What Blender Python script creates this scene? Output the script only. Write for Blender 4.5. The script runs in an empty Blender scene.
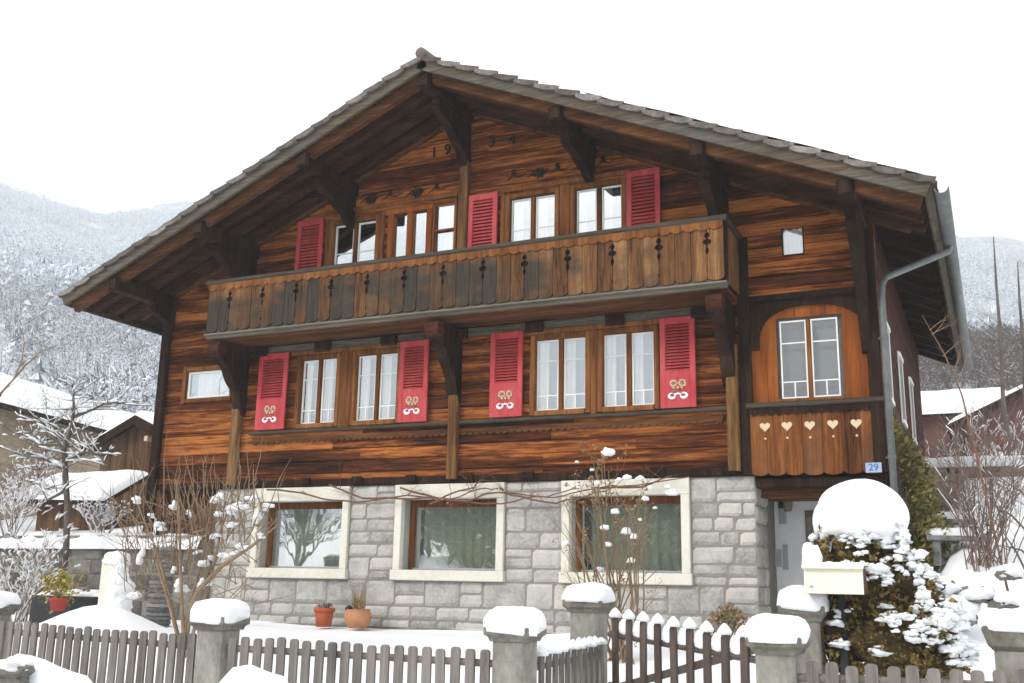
import bpy, math, random
import numpy as np
from mathutils import Vector, Matrix, noise as mnoise

rnd = random.Random(7)
SC = bpy.context.scene
COL = SC.collection

# ------------------------------------------------------------------ camera
CAM = np.array([0.0, 0.0, 1.6])
FPX = 1038.53
MR = np.array([[0.90831898, 0.41784489, 0.01903344],
               [-0.07857089, 0.21513944, -0.9734175],
               [-0.41083237, 0.88267812, 0.22824568]])
cd = bpy.data.cameras.new('camera')
cam = bpy.data.objects.new('camera', cd)
COL.objects.link(cam)
cd.sensor_width = 36.0
cd.lens = FPX * 36.0 / 1024.0
cd.clip_start = 0.05
cd.clip_end = 6000
mw = Matrix.Identity(4)
for i in range(3):
    mw[i][0] = MR[0][i]
    mw[i][1] = -MR[1][i]
    mw[i][2] = -MR[2][i]
    mw[i][3] = CAM[i]
cam.matrix_world = mw
SC.camera = cam

# ------------------------------------------------------------------ world, sun, exposure
w = bpy.data.worlds.new('World')
SC.world = w
w.use_nodes = True
nt = w.node_tree
nt.nodes.clear()
sky = nt.nodes.new('ShaderNodeTexSky')
sky.sky_type = 'NISHITA'
sky.sun_disc = False
sky.sun_elevation = math.radians(38)
sky.sun_rotation = math.radians(208)
sky.dust_density = 4.0
hsv = nt.nodes.new('ShaderNodeHueSaturation')
hsv.inputs['Saturation'].default_value = 0.25
mixc = nt.nodes.new('ShaderNodeMixRGB')
mixc.inputs[0].default_value = 0.85
mixc.inputs[2].default_value = (16.8, 16.7, 16.5, 1)
bg = nt.nodes.new('ShaderNodeBackground')
bg.inputs['Strength'].default_value = 0.1
out = nt.nodes.new('ShaderNodeOutputWorld')
nt.links.new(sky.outputs[0], hsv.inputs['Color'])
nt.links.new(hsv.outputs[0], mixc.inputs[1])
tcw = nt.nodes.new('ShaderNodeTexCoord')
sxw = nt.nodes.new('ShaderNodeSeparateXYZ')
rpw = nt.nodes.new('ShaderNodeValToRGB')
rpw.color_ramp.elements[0].position = 0.27
rpw.color_ramp.elements[0].color = (0.50, 0.555, 0.60, 1)
rpw.color_ramp.elements[1].position = 0.43
rpw.color_ramp.elements[1].color = (1, 1, 1, 1)
mulw = nt.nodes.new('ShaderNodeMixRGB')
mulw.blend_type = 'MULTIPLY'
mulw.inputs[0].default_value = 1.0
nt.links.new(tcw.outputs['Generated'], sxw.inputs[0])
nt.links.new(sxw.outputs[2], rpw.inputs[0])
nt.links.new(mixc.outputs[0], mulw.inputs[1])
nt.links.new(rpw.outputs[0], mulw.inputs[2])
nt.links.new(mulw.outputs[0], bg.inputs['Color'])
nt.links.new(bg.outputs[0], out.inputs['Surface'])

sl = bpy.data.lights.new('sun', 'SUN')
sl.energy = 1.5
sl.angle = math.radians(14)
sl.color = (1.0, 0.94, 0.87)
so = bpy.data.objects.new('sun', sl)
COL.objects.link(so)
so.rotation_euler = Vector((0.42, 0.72, -0.62)).to_track_quat('-Z', 'Y').to_euler()
so.location = (-30, -40, 60)

vs = SC.view_settings
vs.view_transform = 'Standard'
vs.look = 'None'
vs.exposure = 0.28
vs.gamma = 1.0
vs.use_curve_mapping = False
SC.cycles.volume_bounces = 3
SC.cycles.max_bounces = 8
SC.cycles.diffuse_bounces = 4
SC.cycles.transparent_max_bounces = 12
SC.cycles.volume_step_rate = 4
SC.cycles.use_denoising = True


# ------------------------------------------------------------------ helpers
def ray(px, py):
    return MR.T @ np.array([(px - 512) / FPX, (py - 341.5) / FPX, 1.0])


def at(px, py, Y):
    d = ray(px, py)
    return CAM + d * (Y - CAM[1]) / d[1]


def atv(px, py, Y):
    return Vector(at(px, py, Y))


class MB:
    """collects shapes; build() links them as ONE mesh object"""

    def __init__(self):
        self.v = []
        self.f = []

    def add(self, vs_, fs_):
        o = len(self.v)
        self.v.extend([tuple(p) for p in vs_])
        self.f.extend([tuple(i + o for i in q) for q in fs_])
        return self

    def box(self, x0, x1, y0, y1, z0, z1):
        vs_ = [(x0, y0, z0), (x1, y0, z0), (x1, y1, z0), (x0, y1, z0), (x0, y0, z1), (x1, y0, z1), (x1, y1, z1), (x0, y1, z1)]
        return self.add(vs_, [(0, 3, 2, 1), (4, 5, 6, 7), (0, 1, 5, 4), (1, 2, 6, 5), (2, 3, 7, 6), (3, 0, 4, 7)])

    def cbox(self, x0, x1, y0, y1, z0, z1, c=0.01):
        """box whose long section is chamfered (section in the two shortest axes)"""
        d = [x1 - x0, y1 - y0, z1 - z0]
        ax = d.index(max(d))
        lo = [x0, y0, z0]
        hi = [x1, y1, z1]
        a, b = [i for i in range(3) if i != ax]
        c = min(c, d[a] * 0.3, d[b] * 0.3)
        pa = [(lo[a] + c, lo[b]), (hi[a] - c, lo[b]), (hi[a], lo[b] + c), (hi[a], hi[b] - c), (hi[a] - c, hi[b]), (lo[a] + c, hi[b]), (lo[a], hi[b] - c), (lo[a], lo[b] + c)]
        vs_ = []
        for e in (lo[ax], hi[ax]):
            for p in pa:
                q = [0, 0, 0]
                q[ax] = e
                q[a], q[b] = p
                vs_.append(q)
        n = 8
        fs_ = [tuple(range(n))[::-1], tuple(range(n, 2 * n))] + [(i, (i + 1) % n, n + (i + 1) % n, n + i) for i in range(n)]
        if ax == 1:
            fs_ = [q[::-1] for q in fs_]
        return self.add(vs_, fs_)

    def prism(self, poly, fn, d0, d1):
        """poly: 2D outline; fn(a, b, d) -> xyz; extruded from d0 to d1"""
        n = len(poly)
        vs_ = [fn(a, b, d0) for a, b in poly] + [fn(a, b, d1) for a, b in poly]
        fs_ = [tuple(range(n))[::-1], tuple(range(n, 2 * n))] + [(i, (i + 1) % n, n + (i + 1) % n, n + i) for i in range(n)]
        return self.add(vs_, fs_)

    def tube(self, pts, rad, n=6, cap=True, sq=1.0):
        pts = [Vector(p) for p in pts]
        if not isinstance(rad, (list, tuple)):
            rad = [rad] * len(pts)
        vs_ = []
        up = None
        for i, p in enumerate(pts):
            t = (pts[min(i + 1, len(pts) - 1)] - pts[max(i - 1, 0)])
            if t.length < 1e-9:
                t = Vector((0, 0, 1))
            t.normalize()
            if up is None:
                up = t.orthogonal().normalized()
            up = (up - t * up.dot(t))
            if up.length < 1e-6:
                up = t.orthogonal()
            up.normalize()
            s = t.cross(up)
            for k in range(n):
                a = 2 * math.pi * k / n
                vs_.append(p + (up * math.cos(a) + s * math.sin(a)) * rad[i])
        fs_ = []
        m = len(pts)
        for i in range(m - 1):
            for k in range(n):
                fs_.append((i * n + k, i * n + (k + 1) % n, (i + 1) * n + (k + 1) % n, (i + 1) * n + k))
        if cap:
            fs_.append(tuple(range(n))[::-1])
            fs_.append(tuple(range((m - 1) * n, m * n)))
        return self.add(vs_, fs_)

    def lathe(self, prof, c, n=20, sq=None):
        """prof: (r, z) list; sq: superellipse power for squarish sections"""
        vs_ = []
        for r, z in prof:
            for k in range(n):
                a = 2 * math.pi * k / n
                ca, sa = math.cos(a), math.sin(a)
                if sq:
                    m = (abs(ca) ** sq + abs(sa) ** sq) ** (-1 / sq)
                    ca *= m
                    sa *= m
                vs_.append((c[0] + r * ca, c[1] + r * sa, c[2] + z))
        m = len(prof)
        fs_ = [(i * n + k, i * n + (k + 1) % n, (i + 1) * n + (k + 1) % n, (i + 1) * n + k) for i in range(m - 1) for k in range(n)]
        fs_.append(tuple(range(n))[::-1])
        fs_.append(tuple(range((m - 1) * n, m * n)))
        return self.add(vs_, fs_)

    def blob(self, c, rx, ry, rz, seed=0, nu=10, nv=7, amp=0.25, flat=-0.45):
        vs_ = []
        for j in range(nv + 1):
            th = math.pi * j / nv
            for k in range(nu):
                ph = 2 * math.pi * k / nu
                d = Vector((math.sin(th) * math.cos(ph), math.sin(th) * math.sin(ph), math.cos(th)))
                q = 1 + amp * mnoise.noise(d * 1.7 + Vector((seed * 3.1, seed * 1.7, 0.3)))
                z = max(d.z, flat)
                vs_.append((c[0] + d.x * rx * q, c[1] + d.y * ry * q, c[2] + z * rz * q))
        fs_ = [(j * nu + k, (j + 1) * nu + k, (j + 1) * nu + (k + 1) % nu, j * nu + (k + 1) % nu) for j in range(nv) for k in range(nu)]
        return self.add(vs_, fs_)

    def grid(self, fn, nu, nv):
        vs_ = [fn(i / nu, j / nv) for j in range(nv + 1) for i in range(nu + 1)]
        fs_ = [(j * (nu + 1) + i, j * (nu + 1) + i + 1, (j + 1) * (nu + 1) + i + 1, (j + 1) * (nu + 1) + i) for j in range(nv) for i in range(nu)]
        return self.add(vs_, fs_)

    def build(self, name, mat, parent=None, smooth=False):
        me = bpy.data.meshes.new(name)
        me.from_pydata(self.v, [], self.f)
        me.materials.append(mat)
        if smooth:
            me.polygons.foreach_set('use_smooth', [True] * len(me.polygons))
        me.update()
        o = bpy.data.objects.new(name, me)
        COL.objects.link(o)
        if parent is not None:
            o.parent = parent
            loc = Vector((0, 0, 0))
            p = parent
            while p is not None:
                loc += p.location
                p = p.parent
            if loc.length > 0:
                me.transform(Matrix.Translation(-loc))
        return o


def np_mesh(name, V, F, mat, parent=None, smooth=False):
    """V (n,3), F (m,k) arrays of equal sized faces"""
    me = bpy.data.meshes.new(name)
    n, m, k = len(V), len(F), F.shape[1]
    me.vertices.add(n)
    me.vertices.foreach_set('co', np.ascontiguousarray(V, dtype=np.float32).ravel())
    me.loops.add(m * k)
    me.loops.foreach_set('vertex_index', np.ascontiguousarray(F, dtype=np.int32).ravel())
    me.polygons.add(m)
    me.polygons.foreach_set('loop_start', np.arange(0, m * k, k, dtype=np.int32))
    me.polygons.foreach_set('loop_total', np.full(m, k, dtype=np.int32))
    if smooth:
        me.polygons.foreach_set('use_smooth', np.ones(m, dtype=bool))
    me.materials.append(mat)
    me.update(calc_edges=True)
    me.validate()
    o = bpy.data.objects.new(name, me)
    COL.objects.link(o)
    if parent is not None:
        o.parent = parent
        me.transform(Matrix.Translation(-parent.location))
    return o


def tag(o, label=None, cat=None, group=None, kind=None):
    if label:
        o['label'] = label
    if cat:
        o['category'] = cat
    if group:
        o['group'] = group
    if kind:
        o['kind'] = kind
    return o


def empty(name, loc, label=None, cat=None, group=None):
    o = bpy.data.objects.new(name, None)
    COL.objects.link(o)
    o.location = loc
    o.empty_display_size = 0.2
    return tag(o, label, cat, group)


# ------------------------------------------------------------------ materials
def new_mat(name):
    m = bpy.data.materials.new(name)
    m.use_nodes = True
    n = m.node_tree
    b = n.nodes['Principled BSDF']
    return m, n, b


def ramp(n, fac, stops):
    r = n.nodes.new('ShaderNodeValToRGB')
    el = r.color_ramp.elements
    while len(el) < len(stops):
        el.new(0.5)
    for e, (p, c) in zip(el, stops):
        e.position = p
        e.color = (c[0], c[1], c[2], 1) if not isinstance(c, (int, float)) else (c, c, c, 1)
    n.links.new(fac, r.inputs[0])
    return r.outputs[0]


def coords(n, scale=(1, 1, 1), loc=(0, 0, 0)):
    tc = n.nodes.new('ShaderNodeNewGeometry')
    mp = n.nodes.new('ShaderNodeMapping')
    mp.inputs['Scale'].default_value = scale
    mp.inputs['Location'].default_value = loc
    n.links.new(tc.outputs['Position'], mp.inputs[0])
    return mp.outputs[0], tc


def noise(n, vec, scale, detail=5, rough=0.6, dist=0.0):
    t = n.nodes.new('ShaderNodeTexNoise')
    t.inputs['Scale'].default_value = scale
    t.inputs['Detail'].default_value = detail
    t.inputs['Roughness'].default_value = rough
    t.inputs['Distortion'].default_value = dist
    n.links.new(vec, t.inputs['Vector'])
    return t.outputs[0]


def math_(n, op, a, b=0.5, c=None):
    t = n.nodes.new('ShaderNodeMath')
    t.operation = op
    for i, v in enumerate((a, b, c)):
        if v is None:
            continue
        if isinstance(v, (int, float)):
            t.inputs[i].default_value = v
        else:
            n.links.new(v, t.inputs[i])
    return t.outputs[0]


def mixrgb(n, fac, a, b, blend='MIX'):
    t = n.nodes.new('ShaderNodeMixRGB')
    t.blend_type = blend
    for i, v in enumerate((fac, a, b)):
        if isinstance(v, (int, float)):
            t.inputs[i].default_value = v
        elif isinstance(v, tuple):
            t.inputs[i].default_value = (*v, 1)
        else:
            n.links.new(v, t.inputs[i])
    return t.outputs[0]


def bump(n, b, h, strength=0.4, dist=0.02):
    t = n.nodes.new('ShaderNodeBump')
    t.inputs['Strength'].default_value = strength
    t.inputs['Distance'].default_value = dist
    n.links.new(h, t.inputs['Height'])
    n.links.new(t.outputs[0], b.inputs['Normal'])


def wood(name, dark, mid, light, axis='X', grain=1.0, rough=0.75, grey=None, greyamt=0.5, contrast=1.0, worn=False):
    m, n, b = new_mat(name)
    s = {'X': (0.9, 9, 14), 'Y': (9, 0.9, 14), 'Z': (12, 9, 0.9)}[axis]
    v, geo = coords(n, tuple(k * grain for k in s))
    v2, _ = coords(n, tuple(k * 0.35 for k in s))
    isl = geo.outputs['Random Per Island']
    off = n.nodes.new('ShaderNodeVectorMath')
    off.operation = 'ADD'
    cmb = n.nodes.new('ShaderNodeCombineXYZ')
    k1 = math_(n, 'MULTIPLY', isl, 37.0)
    for i in range(3):
        n.links.new(k1, cmb.inputs[i])
    n.links.new(v, off.inputs[0])
    n.links.new(cmb.outputs[0], off.inputs[1])
    fine = noise(n, off.outputs[0], 2.2, 7, 0.68, 0.6)
    med = noise(n, v2, 1.3, 5, 0.6, 0.4)
    a = math_(n, 'MULTIPLY', fine, 0.62)
    a = math_(n, 'ADD', a, math_(n, 'MULTIPLY', med, 0.55))
    a = math_(n, 'ADD', a, math_(n, 'MULTIPLY', math_(n, 'SUBTRACT', isl, 0.5), 0.17))
    a = math_(n, 'MULTIPLY_ADD', math_(n, 'SUBTRACT', a, 0.58), contrast * 1.9, 0.5)
    c = ramp(n, a, [(0.08, dark), (0.5, mid), (0.95, light)])
    if grey is not None:
        v3, _ = coords(n, (0.6, 0.6, 1.1) if axis == 'Z' else (0.35, 0.6, 1.6))
        g = noise(n, v3, 1.6, 6, 0.65, 0.3)
        g = math_(n, 'ADD', g, math_(n, 'MULTIPLY', math_(n, 'SUBTRACT', isl, 0.5), 0.45))
        g = math_(n, 'ADD', g, math_(n, 'MULTIPLY', math_(n, 'SUBTRACT', fine, 0.5), 0.5))
        if worn:
            # the left and middle boards are weathered grey, the right ones and the sheltered tops stay brown
            sx = n.nodes.new('ShaderNodeSeparateXYZ')
            n.links.new(geo.outputs['Position'], sx.inputs[0])
            wx = n.nodes.new('ShaderNodeMapRange')
            wx.inputs[1].default_value, wx.inputs[2].default_value, wx.inputs[3].default_value, wx.inputs[4].default_value = -6.9, -4.6, 0.15, -0.24
            n.links.new(sx.outputs[0], wx.inputs[0])
            wz = n.nodes.new('ShaderNodeMapRange')
            wz.inputs[1].default_value, wz.inputs[2].default_value, wz.inputs[3].default_value, wz.inputs[4].default_value = 6.25, 6.55, 0.0, -0.3
            n.links.new(sx.outputs[2], wz.inputs[0])
            g = math_(n, 'ADD', g, math_(n, 'ADD', wx.outputs[0], wz.outputs[0]))
        gf = ramp(n, g, [(1 - greyamt - 0.14, 0.0), (1 - greyamt + 0.16, 1.0)])
        gc = ramp(n, fine, [(0.25, tuple(k * 0.25 for k in grey)), (0.7, grey)])
        c = mixrgb(n, gf, c, gc)
    n.links.new(c, b.inputs['Base Color'])
    b.inputs['Roughness'].default_value = rough
    b.inputs['Specular IOR Level'].default_value = 0.08
    bump(n, b, fine, 0.55, 0.012)
    return m


def rough_mat(name, cols, scale=3.0, rough=0.9, bstr=0.5, bdist=0.02, detail=8, isl=0.0, stretch=(1, 1, 1), spec=0.2):
    m, n, b = new_mat(name)
    v, geo = coords(n, stretch)
    f = noise(n, v, scale, detail, 0.68)
    f2 = noise(n, v, scale * 7, 4, 0.6)
    a = math_(n, 'ADD', math_(n, 'MULTIPLY', f, 0.7), math_(n, 'MULTIPLY', f2, 0.35))
    if isl:
        a = math_(n, 'ADD', a, math_(n, 'MULTIPLY', math_(n, 'SUBTRACT', geo.outputs['Random Per Island'], 0.5), isl))
    k = len(cols)
    c = ramp(n, a, [(0.3 + 0.42 * i / max(1, k - 1), cols[i]) for i in range(k)])
    n.links.new(c, b.inputs['Base Color'])
    b.inputs['Roughness'].default_value = rough
    b.inputs['Specular IOR Level'].default_value = spec
    bump(n, b, a, bstr, bdist)
    return m


M = {}
M['wall'] = wood('weathered beam wood', (0.008, 0.0032, 0.0017), (0.096, 0.0265, 0.0078), (0.44, 0.15, 0.036), 'X', contrast=1.3)
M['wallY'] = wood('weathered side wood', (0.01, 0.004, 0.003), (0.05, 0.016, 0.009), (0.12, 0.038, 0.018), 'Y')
M['dark'] = wood('dark old wood', (0.004, 0.0024, 0.0018), (0.018, 0.009, 0.0055), (0.055, 0.028, 0.014), 'Z', contrast=1.0)
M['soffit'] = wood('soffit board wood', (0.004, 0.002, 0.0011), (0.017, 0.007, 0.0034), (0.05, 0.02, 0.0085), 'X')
M['barge'] = wood('grey barge wood', (0.018, 0.012, 0.008), (0.075, 0.05, 0.032), (0.17, 0.12, 0.075), 'X', grey=(0.14, 0.13, 0.105), greyamt=0.5)
M['rafter'] = wood('brown rafter wood', (0.015, 0.007, 0.004), (0.085, 0.034, 0.013), (0.2, 0.092, 0.036), 'X')
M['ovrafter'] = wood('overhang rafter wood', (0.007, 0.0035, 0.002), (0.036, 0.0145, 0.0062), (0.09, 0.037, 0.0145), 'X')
M['verge_rafter'] = wood('verge rafter wood', (0.014, 0.006, 0.0035), (0.075, 0.03, 0.012), (0.18, 0.078, 0.03), 'X')
M['casing'] = wood('brown window frame wood', (0.035, 0.012, 0.005), (0.15, 0.056, 0.017), (0.3, 0.128, 0.042), 'Z', grain=0.8)
M['panel'] = wood('varnished porch wood', (0.07, 0.02, 0.005), (0.22, 0.062, 0.012), (0.36, 0.125, 0.03), 'Z', grain=0.7, contrast=0.8)
M['parapet'] = wood('porch board wood', (0.03, 0.01, 0.004), (0.16, 0.054, 0.015), (0.33, 0.14, 0.045), 'Z', contrast=1.0, grey=(0.09, 0.06, 0.042), greyamt=0.40)
M['balcony'] = wood('balcony board wood', (0.03, 0.013, 0.006), (0.15, 0.068, 0.026), (0.32, 0.175, 0.075), 'Z', contrast=1.1, grey=(0.06, 0.049, 0.037), greyamt=0.54, worn=True)
M['rail'] = wood('grey rail wood', (0.015, 0.011, 0.008), (0.06, 0.043, 0.03), (0.14, 0.115, 0.09), 'X', grey=(0.085, 0.075, 0.06), greyamt=0.55)
M['post'] = wood('pale worn post wood', (0.03, 0.012, 0.006), (0.125, 0.06, 0.022), (0.28, 0.165, 0.07), 'Z', contrast=1.1)
M['scroll'] = rough_mat('dark painted scroll', [(0.012, 0.008, 0.006), (0.03, 0.018, 0.012)], 8)
M['heart'] = rough_mat('pale cut heart', [(0.5, 0.38, 0.25), (0.68, 0.54, 0.38)], 10)
M['red'] = rough_mat('red shutter paint', [(0.27, 0.02, 0.025), (0.37, 0.032, 0.040), (0.43, 0.055, 0.06), (0.46, 0.10, 0.10)], 2.6, 0.6, 0.25, 0.006, spec=0.25, stretch=(3, 1, 0.8))
M['white'] = rough_mat('white window paint', [(0.7, 0.69, 0.66), (0.82, 0.81, 0.78)], 6, 0.5, 0.05)
M['ornwhite'] = rough_mat('white painted bow', [(0.75, 0.72, 0.76), (0.85, 0.83, 0.86)], 20)
M['orntan'] = rough_mat('tan painted flower', [(0.5, 0.26, 0.18), (0.68, 0.5, 0.36)], 30)
M['orngreen'] = rough_mat('olive painted leaf', [(0.16, 0.13, 0.07), (0.3, 0.2, 0.12)], 30)
M['stone'] = rough_mat('grey ashlar', [(0.2, 0.196, 0.183), (0.33, 0.324, 0.305), (0.43, 0.42, 0.395), (0.52, 0.49, 0.435)], 3.4, 0.9, 0.9, 0.025, isl=0.24)
M['mortar'] = rough_mat('mortar', [(0.17, 0.16, 0.14), (0.27, 0.255, 0.225)], 5, 0.95)
M['surround'] = rough_mat('pale cement surround', [(0.5, 0.48, 0.41), (0.62, 0.6, 0.52), (0.7, 0.68, 0.61)], 1.8, 0.85, 0.2, 0.006)
M['reveal'] = rough_mat('grey cement reveal', [(0.3, 0.3, 0.27), (0.42, 0.41, 0.37)], 2)
M['plaster'] = rough_mat('white plaster', [(0.62, 0.62, 0.64), (0.76, 0.76, 0.78)], 1.5, 0.9, 0.2, 0.006)
M['rubble'] = rough_mat('dark rubble stone', [(0.06, 0.055, 0.05), (0.14, 0.13, 0.115), (0.24, 0.23, 0.2)], 2.2, 0.95, 0.8, 0.04, isl=0.35)
M['concrete'] = rough_mat('weathered post stone', [(0.10, 0.095, 0.08), (0.22, 0.21, 0.18), (0.34, 0.33, 0.30)], 3.5, 0.95, 0.7, 0.012, stretch=(1, 1, 0.5))
M['capstone'] = rough_mat('mossy cap stone', [(0.05, 0.047, 0.038), (0.14, 0.13, 0.105), (0.25, 0.24, 0.2)], 4, 0.95, 0.7, 0.012)
M['tile'] = rough_mat('old roof tile', [(0.06, 0.035, 0.028), (0.12, 0.072, 0.058), (0.19, 0.13, 0.11)], 3, 0.9, 0.4, 0.01, isl=0.3)
M['verge'] = rough_mat('grey verge tile', [(0.06, 0.05, 0.043), (0.125, 0.11, 0.097), (0.24, 0.22, 0.2)], 5, 0.9, 0.4, 0.01, isl=0.35)
M['metal'] = rough_mat('weathered zinc', [(0.05, 0.054, 0.053), (0.095, 0.102, 0.1), (0.15, 0.157, 0.155)], 3, 0.5, 0.1, 0.004, spec=0.5)
M['picket'] = wood('grey picket wood', (0.05, 0.042, 0.038), (0.155, 0.14, 0.128), (0.27, 0.25, 0.235), 'Z', contrast=0.9)
M['gate'] = wood('dark gate wood', (0.03, 0.022, 0.018), (0.078, 0.06, 0.05), (0.15, 0.122, 0.106), 'Z', contrast=0.9)
M['terracotta'] = rough_mat('terracotta', [(0.32, 0.07, 0.03), (0.44, 0.115, 0.05)], 6, 0.8)
M['terra2'] = rough_mat('pale terracotta', [(0.36, 0.15, 0.07), (0.5, 0.26, 0.14)], 8, 0.8)
M['redpot'] = rough_mat('red pot', [(0.32, 0.035, 0.03), (0.4, 0.06, 0.045)], 6, 0.7)
M['bark'] = rough_mat('grey bark', [(0.045, 0.035, 0.03), (0.10, 0.085, 0.07), (0.17, 0.15, 0.13)], 9, 0.95, 0.5, 0.01, stretch=(1, 1, 0.4))
M['twig'] = rough_mat('tan twig', [(0.13, 0.085, 0.055), (0.24, 0.165, 0.105), (0.34, 0.25, 0.165)], 6, 0.9, 0.2, 0.004)
M['twigred'] = rough_mat('reddish twig', [(0.13, 0.088, 0.07), (0.25, 0.175, 0.14)], 6, 0.9, 0.2, 0.004)
M['vine'] = rough_mat('vine stem', [(0.10, 0.05, 0.035), (0.22, 0.12, 0.08)], 12, 0.9, 0.4, 0.006)
M['dryleaf'] = rough_mat('dry leaf', [(0.14, 0.085, 0.035), (0.3, 0.19, 0.085), (0.38, 0.27, 0.14)], 14, 0.9, isl=0.4)
M['yellowleaf'] = rough_mat('yellow green leaf', [(0.12, 0.11, 0.02), (0.26, 0.22, 0.035), (0.42, 0.31, 0.06)], 9, 0.8, isl=0.5)
M['ivy'] = rough_mat('ivy leaf', [(0.07, 0.072, 0.018), (0.15, 0.145, 0.035), (0.26, 0.2, 0.06)], 7, 0.6, isl=0.5)
M['conif'] = rough_mat('conifer needle', [(0.07, 0.052, 0.018), (0.17, 0.125, 0.038), (0.26, 0.22, 0.065), (0.3, 0.16, 0.058)], 3.2, 0.85, isl=0.5)
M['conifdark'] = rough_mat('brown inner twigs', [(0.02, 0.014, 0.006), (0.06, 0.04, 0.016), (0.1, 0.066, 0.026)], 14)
M['pinkleaf'] = rough_mat('faded heather', [(0.16, 0.13, 0.04), (0.25, 0.2, 0.07), (0.34, 0.18, 0.17)], 9, 0.9, isl=0.4)
M['cream'] = rough_mat('cream box paint', [(0.7, 0.67, 0.52), (0.82, 0.8, 0.68)], 4, 0.5)
M['brownbox'] = rough_mat('brown box side', [(0.07, 0.035, 0.022), (0.12, 0.065, 0.04)], 5, 0.7)
M['blackmetal'] = rough_mat('black iron', [(0.015, 0.015, 0.016), (0.03, 0.03, 0.032)], 6, 0.6)
M['plaque'] = rough_mat('grey plate', [(0.3, 0.31, 0.33), (0.4, 0.41, 0.43)], 6, 0.5)
M['lampglass'] = rough_mat('olive lamp glass', [(0.12, 0.11, 0.07), (0.22, 0.2, 0.13)], 6, 0.4)
M['numplate'] = rough_mat('pale blue enamel', [(0.28, 0.36, 0.52), (0.36, 0.44, 0.6)], 12, 0.35)
M['numink'] = rough_mat('blue numeral', [(0.06, 0.09, 0.26), (0.08, 0.12, 0.32)], 12, 0.4)
M['slate'] = rough_mat('stacked grey tile', [(0.08, 0.082, 0.08), (0.17, 0.175, 0.17), (0.28, 0.285, 0.275)], 4, 0.85, isl=0.5)
M['barnwood'] = wood('barn board wood', (0.16, 0.12, 0.085), (0.33, 0.26, 0.185), (0.46, 0.38, 0.28), 'X', contrast=0.8)
M['greylight'] = wood('pale grey rail wood', (0.04, 0.034, 0.026), (0.13, 0.115, 0.09), (0.22, 0.2, 0.16), 'X')
M['shedwood'] = wood('shed board wood', (0.025, 0.014, 0.009), (0.10, 0.052, 0.028), (0.2, 0.115, 0.065), 'Z')
M['redwall'] = rough_mat('brick red wall', [(0.09, 0.042, 0.034), (0.15, 0.066, 0.055)], 2)
M['doorwood'] = wood('grey brown door wood', (0.05, 0.04, 0.033), (0.17, 0.145, 0.12), (0.28, 0.25, 0.21), 'Z')


def snow_mat(name, base=0.80, sparkle=0.5):
    m, n, b = new_mat(name)
    v, geo = coords(n)
    f = noise(n, v, 1.4, 6, 0.6)
    f2 = noise(n, v, 16, 5, 0.65)
    c = ramp(n, f, [(0.3, (base - 0.03, base - 0.015, base + 0.01)), (0.7, (base + 0.03, base + 0.035, base + 0.045))])
    n.links.new(c, b.inputs['Base Color'])
    b.inputs['Roughness'].default_value = 0.85
    b.inputs['Specular IOR Level'].default_value = 0.15
    f3 = noise(n, v, 60, 4, 0.7)
    h = math_(n, 'ADD', math_(n, 'MULTIPLY', f, 1.2), math_(n, 'ADD', math_(n, 'MULTIPLY', f2, 0.4), math_(n, 'MULTIPLY', f3, 0.14)))
    bump(n, b, h, sparkle, 0.09)
    return m


M['snow'] = snow_mat('snow', 0.80)


def ground_mat():
    """snow everywhere near; on the far slopes snow broken by rock, brush and bare wood"""
    m, n, b = new_mat('snowy ground')
    v, geo = coords(n)
    f = noise(n, v, 0.9, 6, 0.6)
    f2 = noise(n, v, 9, 6, 0.6)
    near = ramp(n, f, [(0.3, (0.80, 0.82, 0.85)), (0.7, (0.86, 0.87, 0.885))])
    v2, _ = coords(n, (0.03, 0.03, 0.045))
    g1 = noise(n, v2, 1.0, 9, 0.68, 0.5)
    v3, _ = coords(n, (0.22, 0.22, 0.3))
    g2 = noise(n, v3, 1.0, 7, 0.72)
    a = math_(n, 'ADD', math_(n, 'MULTIPLY', g1, 0.62), math_(n, 'MULTIPLY', g2, 0.5))
    far = ramp(n, a, [(0.42, (0.08, 0.08, 0.087)), (0.54, (0.2, 0.21, 0.225)), (0.66, (0.62, 0.64, 0.67))])
    sx = n.nodes.new('ShaderNodeSeparateXYZ')
    n.links.new(geo.outputs['Position'], sx.inputs[0])
    ff = math_(n, 'MULTIPLY_ADD', sx.outputs[1], 1 / 35.0, -60 / 35.0)
    ff.node.use_clamp = True
    c = mixrgb(n, ff, near, far)
    n.links.new(c, b.inputs['Base Color'])
    b.inputs['Roughness'].default_value = 0.9
    b.inputs['Specular IOR Level'].default_value = 0.12
    h = math_(n, 'ADD', math_(n, 'MULTIPLY', f, 1.0), math_(n, 'MULTIPLY', f2, 0.12))
    bump(n, b, h, 0.3, 0.1)
    return m


def frost_mat(name, dark, white, amt):
    m, n, b = new_mat(name)
    v, geo = coords(n, (1, 1, 1))
    f = noise(n, v, 0.55, 5, 0.7)
    sx = n.nodes.new('ShaderNodeSeparateXYZ')
    n.links.new(geo.outputs['True Normal'], sx.inputs[0])
    up = math_(n, 'ABSOLUTE', sx.outputs[2])
    a = math_(n, 'ADD', math_(n, 'MULTIPLY', up, 0.45), math_(n, 'MULTIPLY', f, 0.7))
    a = math_(n, 'ADD', a, math_(n, 'MULTIPLY', math_(n, 'SUBTRACT', geo.outputs['Random Per Island'], 0.5), 0.5))
    c = ramp(n, a, [(0.75 - amt, dark), (1.0 - amt, white)])
    n.links.new(c, b.inputs['Base Color'])
    b.inputs['Roughness'].default_value = 0.95
    b.inputs['Specular IOR Level'].default_value = 0.1
    return m


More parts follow.
